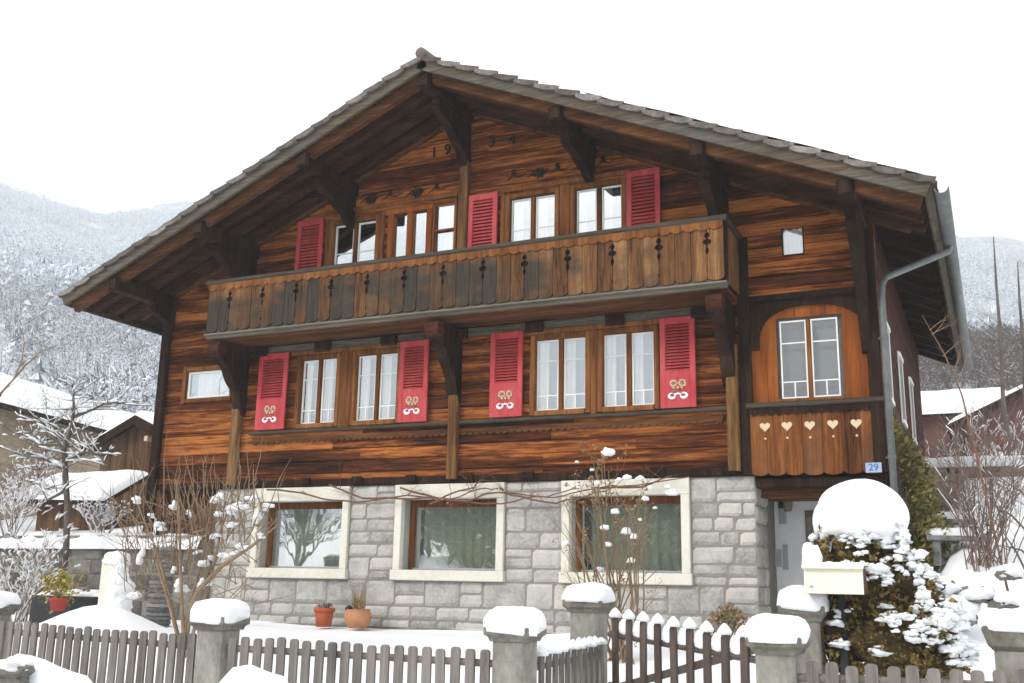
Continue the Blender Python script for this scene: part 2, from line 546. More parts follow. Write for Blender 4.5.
M['frost'] = frost_mat('frosted wood', (0.08, 0.09, 0.105), (0.72, 0.77, 0.83), 0.52)
M['frostdark'] = frost_mat('frosted grey wood', (0.10, 0.10, 0.115), (0.72, 0.76, 0.81), 0.36)
M['bare'] = frost_mat('bare grey wood', (0.085, 0.066, 0.06), (0.5, 0.49, 0.5), 0.08)


def glass_mat(name, refl, tint=(1, 1, 1)):
    m, n, b = new_mat(name)
    n.nodes.remove(b)
    g = n.nodes.new('ShaderNodeBsdfGlossy')
    g.inputs['Roughness'].default_value = 0.012
    g.inputs['Color'].default_value = (0.96, 0.98, 1, 1)
    v, _ = coords(n, (1, 1, 1))
    h = noise(n, v, 1.7, 2, 0.5)
    bp = n.nodes.new('ShaderNodeBump')
    bp.inputs['Strength'].default_value = 0.12
    bp.inputs['Distance'].default_value = 0.02
    n.links.new(h, bp.inputs['Height'])
    n.links.new(bp.outputs[0], g.inputs['Normal'])
    t = n.nodes.new('ShaderNodeBsdfTransparent')
    t.inputs['Color'].default_value = (*tint, 1)
    mx = n.nodes.new('ShaderNodeMixShader')
    mx.inputs[0].default_value = refl
    n.links.new(t.outputs[0], mx.inputs[1])
    n.links.new(g.outputs[0], mx.inputs[2])
    n.links.new(mx.outputs[0], n.nodes['Material Output'].inputs['Surface'])
    return m


M['glass'] = glass_mat('window glass', 0.24)
M['glassup'] = glass_mat('upper window glass', 0.4)
M['glassgrey'] = glass_mat('porch window glass', 0.07)
M['glassbase'] = glass_mat('ground floor glass', 0.34)
M['curtain'] = rough_mat('white curtain', [(0.72, 0.69, 0.62), (0.84, 0.81, 0.75)], 3, 0.9)
M['greencurtain'] = rough_mat('green curtain', [(0.30, 0.36, 0.27), (0.43, 0.5, 0.38)], 1.2, 0.9, stretch=(6, 1, 0.6))
M['interior'] = rough_mat('grey blind', [(0.15, 0.15, 0.145), (0.19, 0.19, 0.185)], 2, 0.9)
M['netcurtain'] = rough_mat('grey net curtain', [(0.36, 0.37, 0.37), (0.5, 0.5, 0.5)], 3, 0.9)

# ------------------------------------------------------------------ ground
WY = 14.5           # plane of the gable wall
XL, XR = -13.9, -1.25
BACK = 22.9


def vnoise(x, y, seed=0):
    xi = np.floor(x).astype(np.int64)
    yi = np.floor(y).astype(np.int64)
    fx = x - xi
    fy = y - yi
    fx = fx * fx * (3 - 2 * fx)
    fy = fy * fy * (3 - 2 * fy)

    def hsh(a, b):
        k = (a * 374761393 + b * 668265263 + seed * 974711) & 0xFFFFFFFF
        k = ((k ^ (k >> 13)) * 1274126177) & 0xFFFFFFFF
        return ((k ^ (k >> 16)) & 0xFFFF) / 65535.0
    a = hsh(xi, yi)
    b = hsh(xi + 1, yi)
    c = hsh(xi, yi + 1)
    d = hsh(xi + 1, yi + 1)
    return (a * (1 - fx) + b * fx) * (1 - fy) + (c * (1 - fx) + d * fx) * fy


def fbm(x, y, o=5, seed=0):
    r = 0
    amp = 0.5
    for i in range(o):
        r = r + amp * (vnoise(x, y, seed + i) - 0.5)
        x = x * 2.03 + 11.7
        y = y * 2.03 + 5.3
        amp *= 0.5
    return r


def sstep(a, b, x):
    t = np.clip((x - a) / (b - a), 0, 1)
    return t * t * (3 - 2 * t)


MTN = [0.0, 0.0, -0.04, 0.03, 0.05, 0.0, -0.08, -0.2, -0.22]


def height(x, y):
    x = np.asarray(x, float)
    y = np.asarray(y, float)
    # near: road 0, garden, retaining wall on the left, rising bank on the right
    g = 0.60 * sstep(6.9, 7.6, y) + 0.28 * sstep(8.0, 13.2, y)
    t_ = sstep(40, 120, y)
    dd = y * (1 - t_) + np.hypot(x, y) * t_
    left = sstep(-12.35, -12.45, x)
    back = np.interp(dd, [14.2, 16, 20, 30, 60, 90, 140, 300, 500, 900, 1300], [0, 0.25, 0.9, 2.4, 9, 17.5, 32, 78, 148, 305, 430])
    g = g + left * sstep(14.55, 14.62, y) * 1.35
    gl = g + back
    rise = np.interp(dd, [9.5, 11.5, 13, 16, 20, 30, 60, 90, 140, 300, 500, 900, 1300], [0, 0.25, 0.75, 1.65, 2.75, 4.4, 9.6, 17.5, 32, 78, 148, 305, 430])
    gr = 0.60 * sstep(6.9, 7.6, y) + 0.22 * sstep(8.0, 10.0, y) + rise
    gr = gr - 0.3 * sstep(0.8, -0.2, np.abs(x + 0.15)) * sstep(9, 10.5, y) * sstep(13.5, 12, y)
    k = sstep(-1.35, -0.4, x)
    h = gl * (1 - k) + gr * k
    # nearer wooded knoll on the right
    d = np.hypot(x - 46, (y - 150) * 0.9)
    h = h + 2.5 * np.exp(-(d / 46) ** 2)
    far = sstep(60, 260, y)
    h = h + far * (70 * fbm(x / 210, y / 210, 5, 3) * np.clip(y / 600, 0.15, 1.3))
    az = np.arctan2(x, np.maximum(y, 1))
    h = h * (1 + far * np.interp(az, [-1.3, -0.93, -0.83, -0.76, -0.6, -0.2, -0.03, 0.1, 0.4], MTN))
    # loose snow
    near = 1 - sstep(40, 80, y)
    h = h + near * (0.05 * fbm(x * 1.6, y * 1.6, 3, 9) + 0.10 * fbm(x * 0.45, y * 0.45, 2, 21)) * sstep(6.0, 7.5, y)
    # snow thrown up along the roadside
    for bx, by, bz, rx, ry in SB:
        h = np.maximum(h, bz * np.exp(-((x - bx) / rx) ** 4 - ((y - by) / ry) ** 2) * (1 + 0.25 * fbm(x * 2.5, y * 2.5, 3, 31)))
    # mound of shovelled snow by the left fence
    for bx, by, bz, rx, ry in SM:
        h = h + bz * np.exp(-((x - bx) / rx) ** 2 - ((y - by) / ry) ** 2)
    # open ground behind the camera rises gently
    h = h + np.where(y < -6, (-6 - y) * 0.10, 0)
    return h


SB = []
for px, py, r in ((25, 662, 0.55), (70, 668, 0.5), (255, 668, 0.55)):
    p = at(px, py, 6.45)
    SB.append((p[0], 6.45, p[2], r, 0.33))
SM = []
p = at(112, 618, 10.6)
SM.append((p[0], 10.6, p[2] - 0.66, 0.8, 0.7))
p = at(60, 628, 10.0)
SM.append((p[0], 10.0, 0.22, 1.1, 0.6))


def spaced(lo, hi, a, b, fine, grow=1.07):
    xs = list(np.arange(a, b, fine))
    s = fine
    x = a
    pre = []
    while x > lo:
        s = min(s * grow, 16)
        x -= s
        pre.append(x)
    s = fine
    x = xs[-1]
    post = []
    while x < hi:
        s = min(s * grow, 16)
        x += s
        post.append(x)
    return np.array(pre[::-1] + xs + post)


gx = spaced(-1250, 520, -19, 4, 0.16)
gy = spaced(-150, 1300, 5.5, 16.5, 0.12)
GX, GY = np.meshgrid(gx, gy)
GZ = height(GX, GY)
nx_, ny_ = len(gx), len(gy)
idx = np.arange(nx_ * ny_).reshape(ny_, nx_)
F = np.stack([idx[:-1, :-1], idx[:-1, 1:], idx[1:, 1:], idx[1:, :-1]], -1).reshape(-1, 4)
ground = np_mesh('snowy_ground', np.stack([GX, GY, GZ], -1).reshape(-1, 3), F, ground_mat(), smooth=True)
tag(ground, 'snow covered ground rising into wooded mountain slopes', 'ground', kind='structure')


def hz(x, y):
    return float(height(np.array([x]), np.array([y]))[0])


# ------------------------------------------------------------------ forest on the slopes (uncountable: stuff)
def tree_variant(kind, seed):
    r = np.random.RandomState(seed)
    V, F3 = [], []

    def tri(a, b, c):
        k = len(V)
        V.extend([a, b, c])
        F3.append((k, k + 1, k + 2))
    if kind == 'conifer':
        for t in range(6):
            z0 = 0.12 + t * 0.145
            rr = 0.22 * (1 - t / 6.6)
            for k in range(7):
                a = 2 * math.pi * (k + r.rand()) / 7
                q = rr * (0.7 + 0.6 * r.rand())
                w_ = 0.5
                tri((0, 0, z0 + 0.2), (q * math.cos(a - w_), q * math.sin(a - w_), z0 + 0.04 * r.rand()), (q * math.cos(a + w_), q * math.sin(a + w_), z0 + 0.04 * r.rand()))
    elif kind == 'dense':
        for k in range(5):
            a = 2 * math.pi * r.rand()
            tri((0.014, 0, 0), (-0.014, 0.01, 0), (0.14 * math.cos(a), 0.14 * math.sin(a), 0.6 + 0.25 * r.rand()))
        for k in range(230):
            a = 2 * math.pi * r.rand()
            z = 0.18 + 0.74 * r.rand()
            q = 0.36 * math.sqrt(r.rand()) * math.sin(math.pi * min(1, (z - 0.05) / 0.98)) ** .8 + 0.02
            c = np.array([q * math.cos(a), q * math.sin(a), z])
            d = np.array([math.cos(a) * 0.7, math.sin(a) * 0.7, 0.7]) + r.randn(3) * 0.6
            d = d / np.linalg.norm(d) * (0.07 + 0.08 * r.rand())
            e = r.randn(3)
            e = e / np.linalg.norm(e) * 0.0085
            tri(tuple(c - e), tuple(c + e), tuple(c + d))
    else:
        for k in range(4):
            a = 2 * math.pi * r.rand()
            tri((0.012, 0, 0), (-0.012, 0.01, 0), (0.1 * math.cos(a), 0.1 * math.sin(a), 0.6 + 0.2 * r.rand()))
        for k in range(60):
            a = 2 * math.pi * r.rand()
            z = 0.3 + 0.6 * r.rand()
            q = 0.28 * math.sqrt(r.rand()) * math.sin(math.pi * min(1, (z - 0.12) / 0.9)) + 0.02
            c = np.array([q * math.cos(a), q * math.sin(a), z])
            d = np.array([math.cos(a) * 0.6, math.sin(a) * 0.6, 0.8]) + r.randn(3) * 0.5
            d = d / np.linalg.norm(d) * (0.1 + 0.08 * r.rand())
            e = r.randn(3)
            e = e / np.linalg.norm(e) * 0.028
            tri(tuple(c - e), tuple(c + e), tuple(c + d))
    return np.array(V), np.array(F3)


def scatter(name, pts, hts, kinds, mat, seed):
    r = np.random.RandomState(seed)
    lib = {k: [tree_variant(k, 10 * i + 3) for i in range(5)] for k in set(kinds)}
    VV, FF = [], []
    o = 0
    for (x, y), h, k in zip(pts, hts, kinds):
        V, F3 = lib[k][r.randint(5)]
        a = r.rand() * 6.28
        ca, sa = math.cos(a), math.sin(a)
        s = h * (0.85 + 0.5 * r.rand())
        P = np.empty_like(V)
        P[:, 0] = x + s * (V[:, 0] * ca - V[:, 1] * sa)
        P[:, 1] = y + s * (V[:, 0] * sa + V[:, 1] * ca)
        P[:, 2] = h * V[:, 2]
        VV.append(P)
        FF.append(F3 + o)
        o += len(V)
    VV = np.concatenate(VV)
    FF = np.concatenate(FF)
    # lift each tree on to the slope
    base = np.concatenate([np.full(len(lib[k][0][0]), 0.0) for k in kinds]) if False else None
    return VV, FF


def forest(name, n, ylo, yhi, azlo, azhi, hlo, hhi, conif, mat, seed, label, keep=None, dense=False):
    r = np.random.RandomState(seed)
    d = np.sqrt(r.rand(n) * (yhi ** 2 - ylo ** 2) + ylo ** 2) if yhi > 300 else ylo + (yhi - ylo) * r.rand(n)
    az = azlo + (azhi - azlo) * r.rand(n)
    x = d * np.sin(az)
    y = d * np.cos(az)
    ok = fbm(x / 45, y / 45, 3, 77) > (-0.14 if not dense else -0.3)
    if keep is not None:
        ok &= keep(x, y)
    x, y = x[ok], y[ok]
    z = height(x, y) - 0.3
    lib = {k: [tree_variant(k, 10 * i + 3) for i in range(6)] for k in ('conifer', 'bare', 'dense')}
    VV, FF = [], []
    o = 0
    for i in range(len(x)):
        k = 'conifer' if r.rand() < conif else ('dense' if dense else 'bare')
        V, F3 = lib[k][r.randint(6)]
        a = r.rand() * 6.28
        ca, sa = math.cos(a), math.sin(a)
        h = hlo + (hhi - hlo) * r.rand()
        s = h * (0.8 + 0.5 * r.rand())
        P = np.empty_like(V)
        P[:, 0] = x[i] + s * (V[:, 0] * ca - V[:, 1] * sa)
        P[:, 1] = y[i] + s * (V[:, 0] * sa + V[:, 1] * ca)
        P[:, 2] = z[i] + h * V[:, 2]
        VV.append(P)
        FF.append(F3 + o)
        o += len(V)
    ob = np_mesh(name, np.concatenate(VV), np.concatenate(FF), mat)
    tag(ob, label, 'forest', kind='stuff')
    return ob


forest('frosted_near_wood', 1500, 52, 230, -1.10, -0.55, 3, 6, 0.06, M['frostdark'], 15, 'grey frosted wood on the lower slope just behind the barn', dense=True)
forest('snowy_forest', 22000, 170, 1000, -1.06, -0.58, 4, 8, 0.22, M['frost'], 5, 'frost white forest covering the foggy mountain slope behind the chalet')
forest('frosted_hillside_wood', 5000, 170, 850, -0.10, 0.14, 4, 8, 0.22, M['frost'], 8, 'pale frosted wood on the far slope right of the roof')
forest('bare_knoll_wood', 1100, 60, 165, -0.12, 0.36, 2.4, 4.6, 0.05, M['bare'], 11, 'dark bare wood on the nearer knoll at the right edge', dense=True, keep=lambda x, y: np.hypot(x, y) < 80 + 90 * np.clip((np.arctan2(x, y) + 0.12) / 0.16, 0, 1))

# ------------------------------------------------------------------ haze
hb = MB().box(-1300, 560, -170, 1340, -1.5, 560)
haze = hb.build('haze', M['snow'])
hm = bpy.data.materials.new('mountain haze')
hm.use_nodes = True
hn = hm.node_tree
hn.nodes.clear()
pv = hn.nodes.new('ShaderNodeVolumePrincipled')
pv.inputs['Color'].default_value = (0.93, 0.97, 1.0, 1)
pv.inputs['Density'].default_value = 0.0009
pv.inputs['Anisotropy'].default_value = 0.2
ho = hn.nodes.new('ShaderNodeOutputMaterial')
hn.links.new(pv.outputs[0], ho.inputs['Volume'])
haze.data.materials.clear()
haze.data.materials.append(hm)
haze.display_type = 'WIRE'
tag(haze, 'pale winter mist in front of the mountain slopes', 'haze', kind='stuff')

# ================================================================== THE CHALET
house = empty('chalet', (-7.6, WY, 0.9), 'brown timber chalet with red shutters on a grey stone base', 'house')


def piece(mb, name, mat, parent=house, smooth=False, label=None):
    o = mb.build(name, mat, parent, smooth)
    if label:
        o['label'] = label
    return o


def sub(name, parent=house, loc=None):
    o = bpy.data.objects.new(name, None)
    COL.objects.link(o)
    o.parent = parent
    return o


XZ = lambda a, b, d: (a, d, b)      # outline in X-Z, extruded along Y

# roof geometry
RX, RZ = -7.65, 9.71                # ridge
YF, YB = 12.87, 24.2
SL = 0.4375
TH = math.atan(SL)
CT, ST = math.cos(TH), math.sin(TH)
LEN = 7.27 / CT


def roofpt(side, u, v, y):
    return (RX + side * (u * CT + v * ST), y, RZ - u * ST + v * CT)


def slab(mb, side, u0, u1, y0, y1, v0, v1):
    ps = [roofpt(side, u, v, y) for y in (y0, y1) for v in (v0, v1) for u in (u0, u1)]
    fs_ = [(0, 1, 3, 2), (4, 6, 7, 5), (0, 4, 5, 1), (2, 3, 7, 6), (0, 2, 6, 4), (1, 5, 7, 3)]
    mb.add(ps, fs_)


def soffit_z(x):
    return RZ - SL * abs(x - RX) - 0.135 / CT


# --- timber wall with openings
LOW = [(-10.80, -9.88), (-9.72, -8.77), (-6.38, -5.45), (-5.33, -4.37)]
# glass extents measured from the photograph
lowwins = [(-10.75, -10.02), (-9.62, -8.82), (-6.33, -5.50), (-5.22, -4.42)]
upwins = [(-10.25, -9.38), (-6.82, -6.03), (-5.68, -4.91)]
openings = []
for a, b in lowwins:
    openings.append((a - 0.03, b + 0.03, 4.18, 5.36))
for a, b in upwins:
    openings.append((a - 0.03, b + 0.03, 6.45, 7.77))
openings.append((-9.06, -8.30, 5.75, 7.77))
openings.append((-8.26, -7.82, 6.40, 7.83))
openings.append((-13.30, -12.32, 4.80, 5.30))
openings.append((-3.0, -1.32, 4.1, 5.62))      # porch bay
openings.append((-2.49, -2.2, 6.27, 6.68))


def beam(mb, x0, x1, z0, z1, yf, yb, sl0=0, sl1=0, c=0.014):
    prof = [(yb, z0), (yf + c, z0), (yf, z0 + c), (yf, z1 - c), (yf + c, z1), (yb, z1)]
    vs_ = []
    for s, x, k in ((0, x0, sl0), (1, x1, sl1)):
        for y, z in prof:
            vs_.append((x + k * (z - z0), y, z))
    n = 6
    fs_ = [(0, 1, 2, 3, 4, 5), (11, 10, 9, 8, 7, 6)] + [(i, n + i, n + (i + 1) % n, (i + 1) % n) for i in range(n)]
    mb.add(vs_, fs_)


mb = MB()
z = 3.16
row = 0
while z < 9.4:
    hgt = 0.185 + 0.03 * rnd.random()
    z1 = z + hgt
    lo, hi = XL, XR
    # gable slope limits at this height
    lim = (RZ - 0.135 / CT - z1) / SL
    limb = (RZ - 0.135 / CT - z) / SL
    if limb <= 0.1:
        break
    s0 = s1 = 0
    if RX - limb > lo - 0.02:
        lo = RX - limb
        s0 = 1 / SL
    if RX + limb < hi + 0.02:
        hi = RX + limb
        s1 = -1 / SL
    cuts = sorted({z, z1} | {q for o in openings for q in (o[2], o[3]) if z + 0.02 < q < z1 - 0.02})
    yj = rnd.uniform(-0.012, 0.012)
    for a, b in zip(cuts[:-1], cuts[1:]):
        zm = (a + b) / 2
        iv = [(lo + s0 * (a - z), hi + s1 * (a - z))]
        for o in openings:
            if o[2] < zm < o[3]:
                nv = []
                for p, q in iv:
                    if o[1] <= p or o[0] >= q:
                        nv.append((p, q))
                        continue
                    if o[0] > p:
                        nv.append((p, o[0]))
                    if o[1] < q:
                        nv.append((o[1], q))
                iv = nv
        for p, q in iv:
            if q - p < 0.03:
                continue
            e0 = s0 if abs(p - (lo + s0 * (a - z))) < 1e-6 else 0
            e1 = s1 if abs(q - (hi + s1 * (a - z))) < 1e-6 else 0
            if e0 or e1:
                lp = (q - p) + (e1 - e0) * (b - a)
                if lp < 0.02:
                    continue
            # long beams are made of two or three lengths
            js = [p]
            if q - p > 4:
                nj = 2 if q - p < 8 else 3
                js += sorted(p + (q - p) * (i + rnd.uniform(-.2, .2)) / nj for i in range(1, nj))
            js.append(q)
            for i in range(len(js) - 1):
                beam(mb, js[i], js[i + 1] - (0.002 if i < len(js) - 2 else 0), a, b, WY + yj + rnd.uniform(-.004, .004), WY + 0.19, e0 if i == 0 else 0, e1 if i == len(js) - 2 else 0)
    z = z1 + 0.005
    row += 1
wallp = piece(mb, 'timber_wall', M['wall'])

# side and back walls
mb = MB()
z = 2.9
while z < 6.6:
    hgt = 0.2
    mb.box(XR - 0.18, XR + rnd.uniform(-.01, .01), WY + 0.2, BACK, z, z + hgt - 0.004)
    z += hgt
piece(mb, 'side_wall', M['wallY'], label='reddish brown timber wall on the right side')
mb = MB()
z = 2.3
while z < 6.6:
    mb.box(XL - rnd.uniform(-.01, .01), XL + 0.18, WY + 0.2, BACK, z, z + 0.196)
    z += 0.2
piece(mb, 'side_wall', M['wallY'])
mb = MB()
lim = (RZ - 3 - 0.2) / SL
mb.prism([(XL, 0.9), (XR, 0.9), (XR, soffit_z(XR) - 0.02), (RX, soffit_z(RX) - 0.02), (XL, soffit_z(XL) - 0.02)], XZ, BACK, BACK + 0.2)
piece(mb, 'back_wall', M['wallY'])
# floors inside keep the rooms dark
mb = MB()
mb.box(XL + 0.2, XR - 0.2, WY + 0.25, BACK - 0.02, 3.02, 3.12)
mb.box(XL + 0.2, XR - 0.2, WY + 0.25, BACK - 0.02, 5.6, 5.7)
mb.box(XL + 0.2, XR - 0.2, WY + 2.2, WY + 2.3, 3.13, 5.59)
mb.box(XL + 0.4, XR - 0.4, WY + 2.2, WY + 2.3, 5.71, 6.6)
piece(mb, 'inner_floor', M['soffit'])

# --- sill ledges, friezes, sill beam
mb = MB()
mb.cbox(-11.75, -3.35, WY - 0.085, WY - 0.005, 4.06, 4.115, 0.012)
piece(mb, 'sill_ledge', M['rail'])
mb = MB()
mb.cbox(-11.6, -3.4, WY - 0.05, WY - 0.004, 5.49, 5.62, 0.01)
piece(mb, 'frieze_board', M['barge'], label='grey weathered board under the balcony')
for x in np.arange(-11.6, -3.4, 1.32):
    mb = MB()
    mb.cbox(x - 0.14, x + 0.14, WY - 0.15, WY - 0.06, 5.44, 5.60, 0.03)
    piece(mb, 'joist_end', M['dark'])
mb = MB()
mb.cbox(XL - 0.03, -3.02, WY - 0.045, WY - 0.004, 3.14, 3.26, 0.01)
piece(mb, 'sill_beam', M['dark'])
for x in np.arange(-11.5, -3.2, 1.02):
    mb = MB()
    mb.cbox(x - 0.09, x + 0.09, WY - 0.12, WY - 0.05, 3.16, 3.28, 0.03)
    piece(mb, 'beam_end', M['dark'])

# carved bead line below the sill ledge
mb = MB()
pts = [(-3.4, 4.0), (-11.7, 4.0)]
x = -11.7
while x < -3.45:
    pts += [(x + .002, 3.93), (x + 0.02, 3.90), (x + 0.06, 3.89), (x + 0.1, 3.90), (x + 0.118, 3.93)]
    x += 0.12
mb.prism(pts, XZ, WY - 0.024, WY - 0.012)
piece(mb, 'carved_frieze', M['rafter'])

# --- vertical wall posts
for x, z0, z1, mt in ((-13.84, 2.4, 6.75, 'dark'), (-7.71, 3.2, 5.2, 'post'), (-3.26, 3.2, 5.0, 'post'), (-12.05, 3.2, 5.3, 'post'), (-7.65, 6.4, 8.5, 'post'), (-1.33, 3.15, 6.5, 'dark')):
    mb = MB()
    mb.cbox(x - 0.085, x + 0.085, WY - 0.13, WY - 0.006, z0, z1, 0.02)
    piece(mb, 'wall_post', M[mt])
# broad dark corner boards beside the porch
mb = MB()
mb.cbox(-3.16, -2.99, WY - 0.05, WY - 0.006, 3.2, 6.6, 0.01)
piece(mb, 'corner_board', M['dark'])

YZ = lambda x0: (lambda a, b, d: (d, a, b))


# --- consoles (carved brackets) under the purlins and the balcony
def console(x, ztop, reach, drop, wid=0.14, mat='dark', style=0):
    c = sub('console')
    mb = MB()
    y0 = WY - 0.006
    pts = [(y0, ztop), (y0 - reach, ztop), (y0 - reach - 0.03, ztop - 0.07), (y0 - reach + 0.06, ztop - 0.14)]
    n = 16
    for i in range(1, n + 1):
        t = i / n
        # concave sweep with carved lobes
        yy = y0 - reach * (1 - t) ** 1.55 - 0.11 * (1 - t * 0.4)
        zz = ztop - 0.14 - (drop - 0.14) * (t ** 1.25)
        lob = 0.045 * abs(math.sin(t * math.pi * 3.0))
        pts.append((yy - lob, zz - lob * 0.6))
    pts.append((y0, ztop - drop - 0.03))
    mb.prism(pts, lambda a, b, d: (d, a, b), x - wid / 2, x + wid / 2)
    o = piece(mb, 'carved_bracket', M[mat], c)
    return c


for x, drop, rch in ((-7.65, 0.85, 1.15), (-5.42, 0.40, 1.15), (-9.9, 0.56, 1.1), (-3.32, 1.6, 1.15), (-11.98, 1.0, 1.05), (-1.42, 1.7, 1.1), (-13.80, 0.3, 0.5)):
    c = console(x, soffit_z(x) - 0.36, rch, drop)
    mb = MB()
    zz = soffit_z(x) - 0.12
    mb.cbox(x - 0.11, x + 0.11, YF + 0.12, WY - 0.006, zz - 0.24, zz, 0.015)
    mb.cbox(x - 0.085, x + 0.085, YF + 0.07, YF + 0.119, zz - 0.21, zz - 0.03, 0.015)
    piece(mb, 'purlin_end', M['dark'], c)

BYF = 13.6  # balcony front
for x in (-7.72, -3.3, -12.0):
    c = console(x, 5.58, 0.8, 1.15, 0.19, 'dark')
    mb = MB()
    mb.tube([(x - 0.115, BYF + 0.12, 5.45), (x + 0.115, BYF + 0.12, 5.45)], 0.12, 14)
    piece(mb, 'bracket_scroll', M['wallY'], c)

# --- balcony
balc = sub('balcony')
BX0, BX1 = -12.15, -3.13
mb = MB()
mb.cbox(BX0 - 0.06, BX1 + 0.06, BYF - 0.07, BYF + 0.10, 6.585, 6.66, 0.02)
mb.cbox(BX0 - 0.06, BX0 + 0.08, BYF + 0.11, WY - 0.01, 6.585, 6.66, 0.02)
mb.cbox(BX1 - 0.08, BX1 + 0.06, BYF + 0.11, WY - 0.01, 6.585, 6.66, 0.02)
piece(mb, 'handrail', M['rail'], balc)
mb = MB()
pts = [(BX0, 6.583), (BX1, 6.583)]
n = int((BX1 - BX0) / 0.0225)
for i in range(n + 1):
    x = BX1 - (BX1 - BX0) * i / n
    ph = ((x - BX0) / 0.18) % 1.0
    pts.append((x, 6.50 - 0.04 * math.sin(math.pi * ph)))
mb.prism(pts, XZ, BYF - 0.05, BYF - 0.026)
piece(mb, 'scalloped_valance', M['casing'], balc)
mb = MB()
nb = 39
wb = (BX1 - BX0) / nb
NOTCH = [(0.14, 0.0), (0.18, 0.014), (0.22, 0.0), (0.44, 0.0), (0.48, 0.014), (0.52, 0.026), (0.56, 0.014), (0.585, 0.008), (0.62, 0.010), (0.64, 0.045), (0.675, 0.062), (0.71, 0.045), (0.725, 0.012), (0.745, 0.012), (0.765, 0.03), (0.795, 0.036), (0.825, 0.022), (0.85, 0.0)]
for i in range(nb):
    x0 = BX0 + wb * i + 0.004
    x1 = BX0 + wb * (i + 1) - 0.004
    zb, zt = 5.728 + rnd.uniform(-.006, .006), 6.57
    out_ = []
    k = 6
    for j in range(k + 1):        # rounded foot
        a = math.pi * (1 + j / k)
        out_.append(((x0 + x1) / 2 + (x1 - x0) / 2 * math.cos(a), zb + 0.055 + 0.055 * math.sin(a)))
    ph = i % 3
    H = zt - zb
    if ph == 1:
        out_ += [(x1 - d, zb + H * t) for t, d in NOTCH]
    out_ += [(x1, zt), (x0, zt)]
    if ph == 2:
        out_ += [(x0 + d, zb + H * t) for t, d in NOTCH[::-1]]
    yo = rnd.uniform(-.006, .006)
    mb.prism(out_, XZ, BYF - 0.024 + yo, BYF + 0.006 + yo)
for xs in (BX0, BX1):
    for i in range(4):
        y0 = BYF + 0.03 + i * 0.21
        mb.cbox(xs - 0.014, xs + 0.014, y0, y0 + 0.2, 5.74, 6.57, 0.008)
piece(mb, 'fretwork_board', M['balcony'], balc)
mb = MB()
mb.cbox(BX0 - 0.02, BX1 + 0.02, BYF + 0.012, BYF + 0.10, 5.635, 5.80, 0.012)
mb.cbox(BX0 - 0.03, BX1 + 0.03, BYF - 0.045, BYF + 0.011, 5.682, 5.712, 0.01)
piece(mb, 'bottom_rail', M['greylight'], balc)
mb = MB()
mb.box(BX0 + 0.02, BX1 - 0.02, BYF + 0.101, WY - 0.01, 5.64, 5.69)
piece(mb, 'balcony_floor', M['rafter'], balc)
mb = MB()
mb.cbox(BX0 + .05, BX1 - .05, BYF + 0.03, BYF + 0.06, 6.10, 6.46, 0.01)  # tall dark board added behind the fretwork so its cutouts read as shade
mb.cbox(BX0, BX1, BYF + 0.02, BYF + 0.07, 5.80, 5.87, 0.01)
piece(mb, 'rail_dark_backing', M['dark'], balc)
for xs in (BX0 + 0.01, BX1 - 0.02):
    mb = MB()
    mb.cbox(xs - 0.05, xs + 0.05, BYF + 0.012, BYF + 0.11, 5.72, 6.58, 0.01)
    piece(mb, 'corner_post', M['dark'], balc)


# --- windows
def sash(mbw, x0, x1, z0, z1, y, bar_t, foot=True, w_=0.028):
    d0, d1 = y - 0.012, y + 0.018
    mbw.box(x0, x0 + w_, d0, d1, z0, z1)
    mbw.box(x1 - w_, x1, d0, d1, z0, z1)
    mbw.box(x0 + w_, x1 - w_, d0, d1, z0, z0 + w_)
    mbw.box(x0 + w_, x1 - w_, d0, d1, z1 - w_, z1)
    zb = z1 - (z1 - z0) * bar_t
    mbw.box(x0 + w_, x1 - w_, d0 + .004, d1 - .004, zb - 0.009, zb + 0.009)
    if foot:
        zf = z0 + (z1 - z0) * 0.21
        mbw.box(x0 + w_, x1 - w_, d0 + .004, d1 - .004, zf - 0.008, zf + 0.008)
        xm = (x0 + x1) / 2
        mbw.box(xm - 0.009, xm + 0.009, d0 + .006, d1 - .006, z0 + w_, zf - 0.009)


def curtain(mbc, x0, x1, z0, z1, y, amp=0.022, per=0.11):
    n = max(8, int((x1 - x0) / 0.018))

    def fn(u, v):
        x = x0 + (x1 - x0) * u
        return (x, y + amp * math.sin(2 * math.pi * x / per + 0.6 * math.sin(v * 3)) + 0.01 * math.sin(x * 31), z0 + (z1 - z0) * v)
    mbc.grid(fn, n, 4)


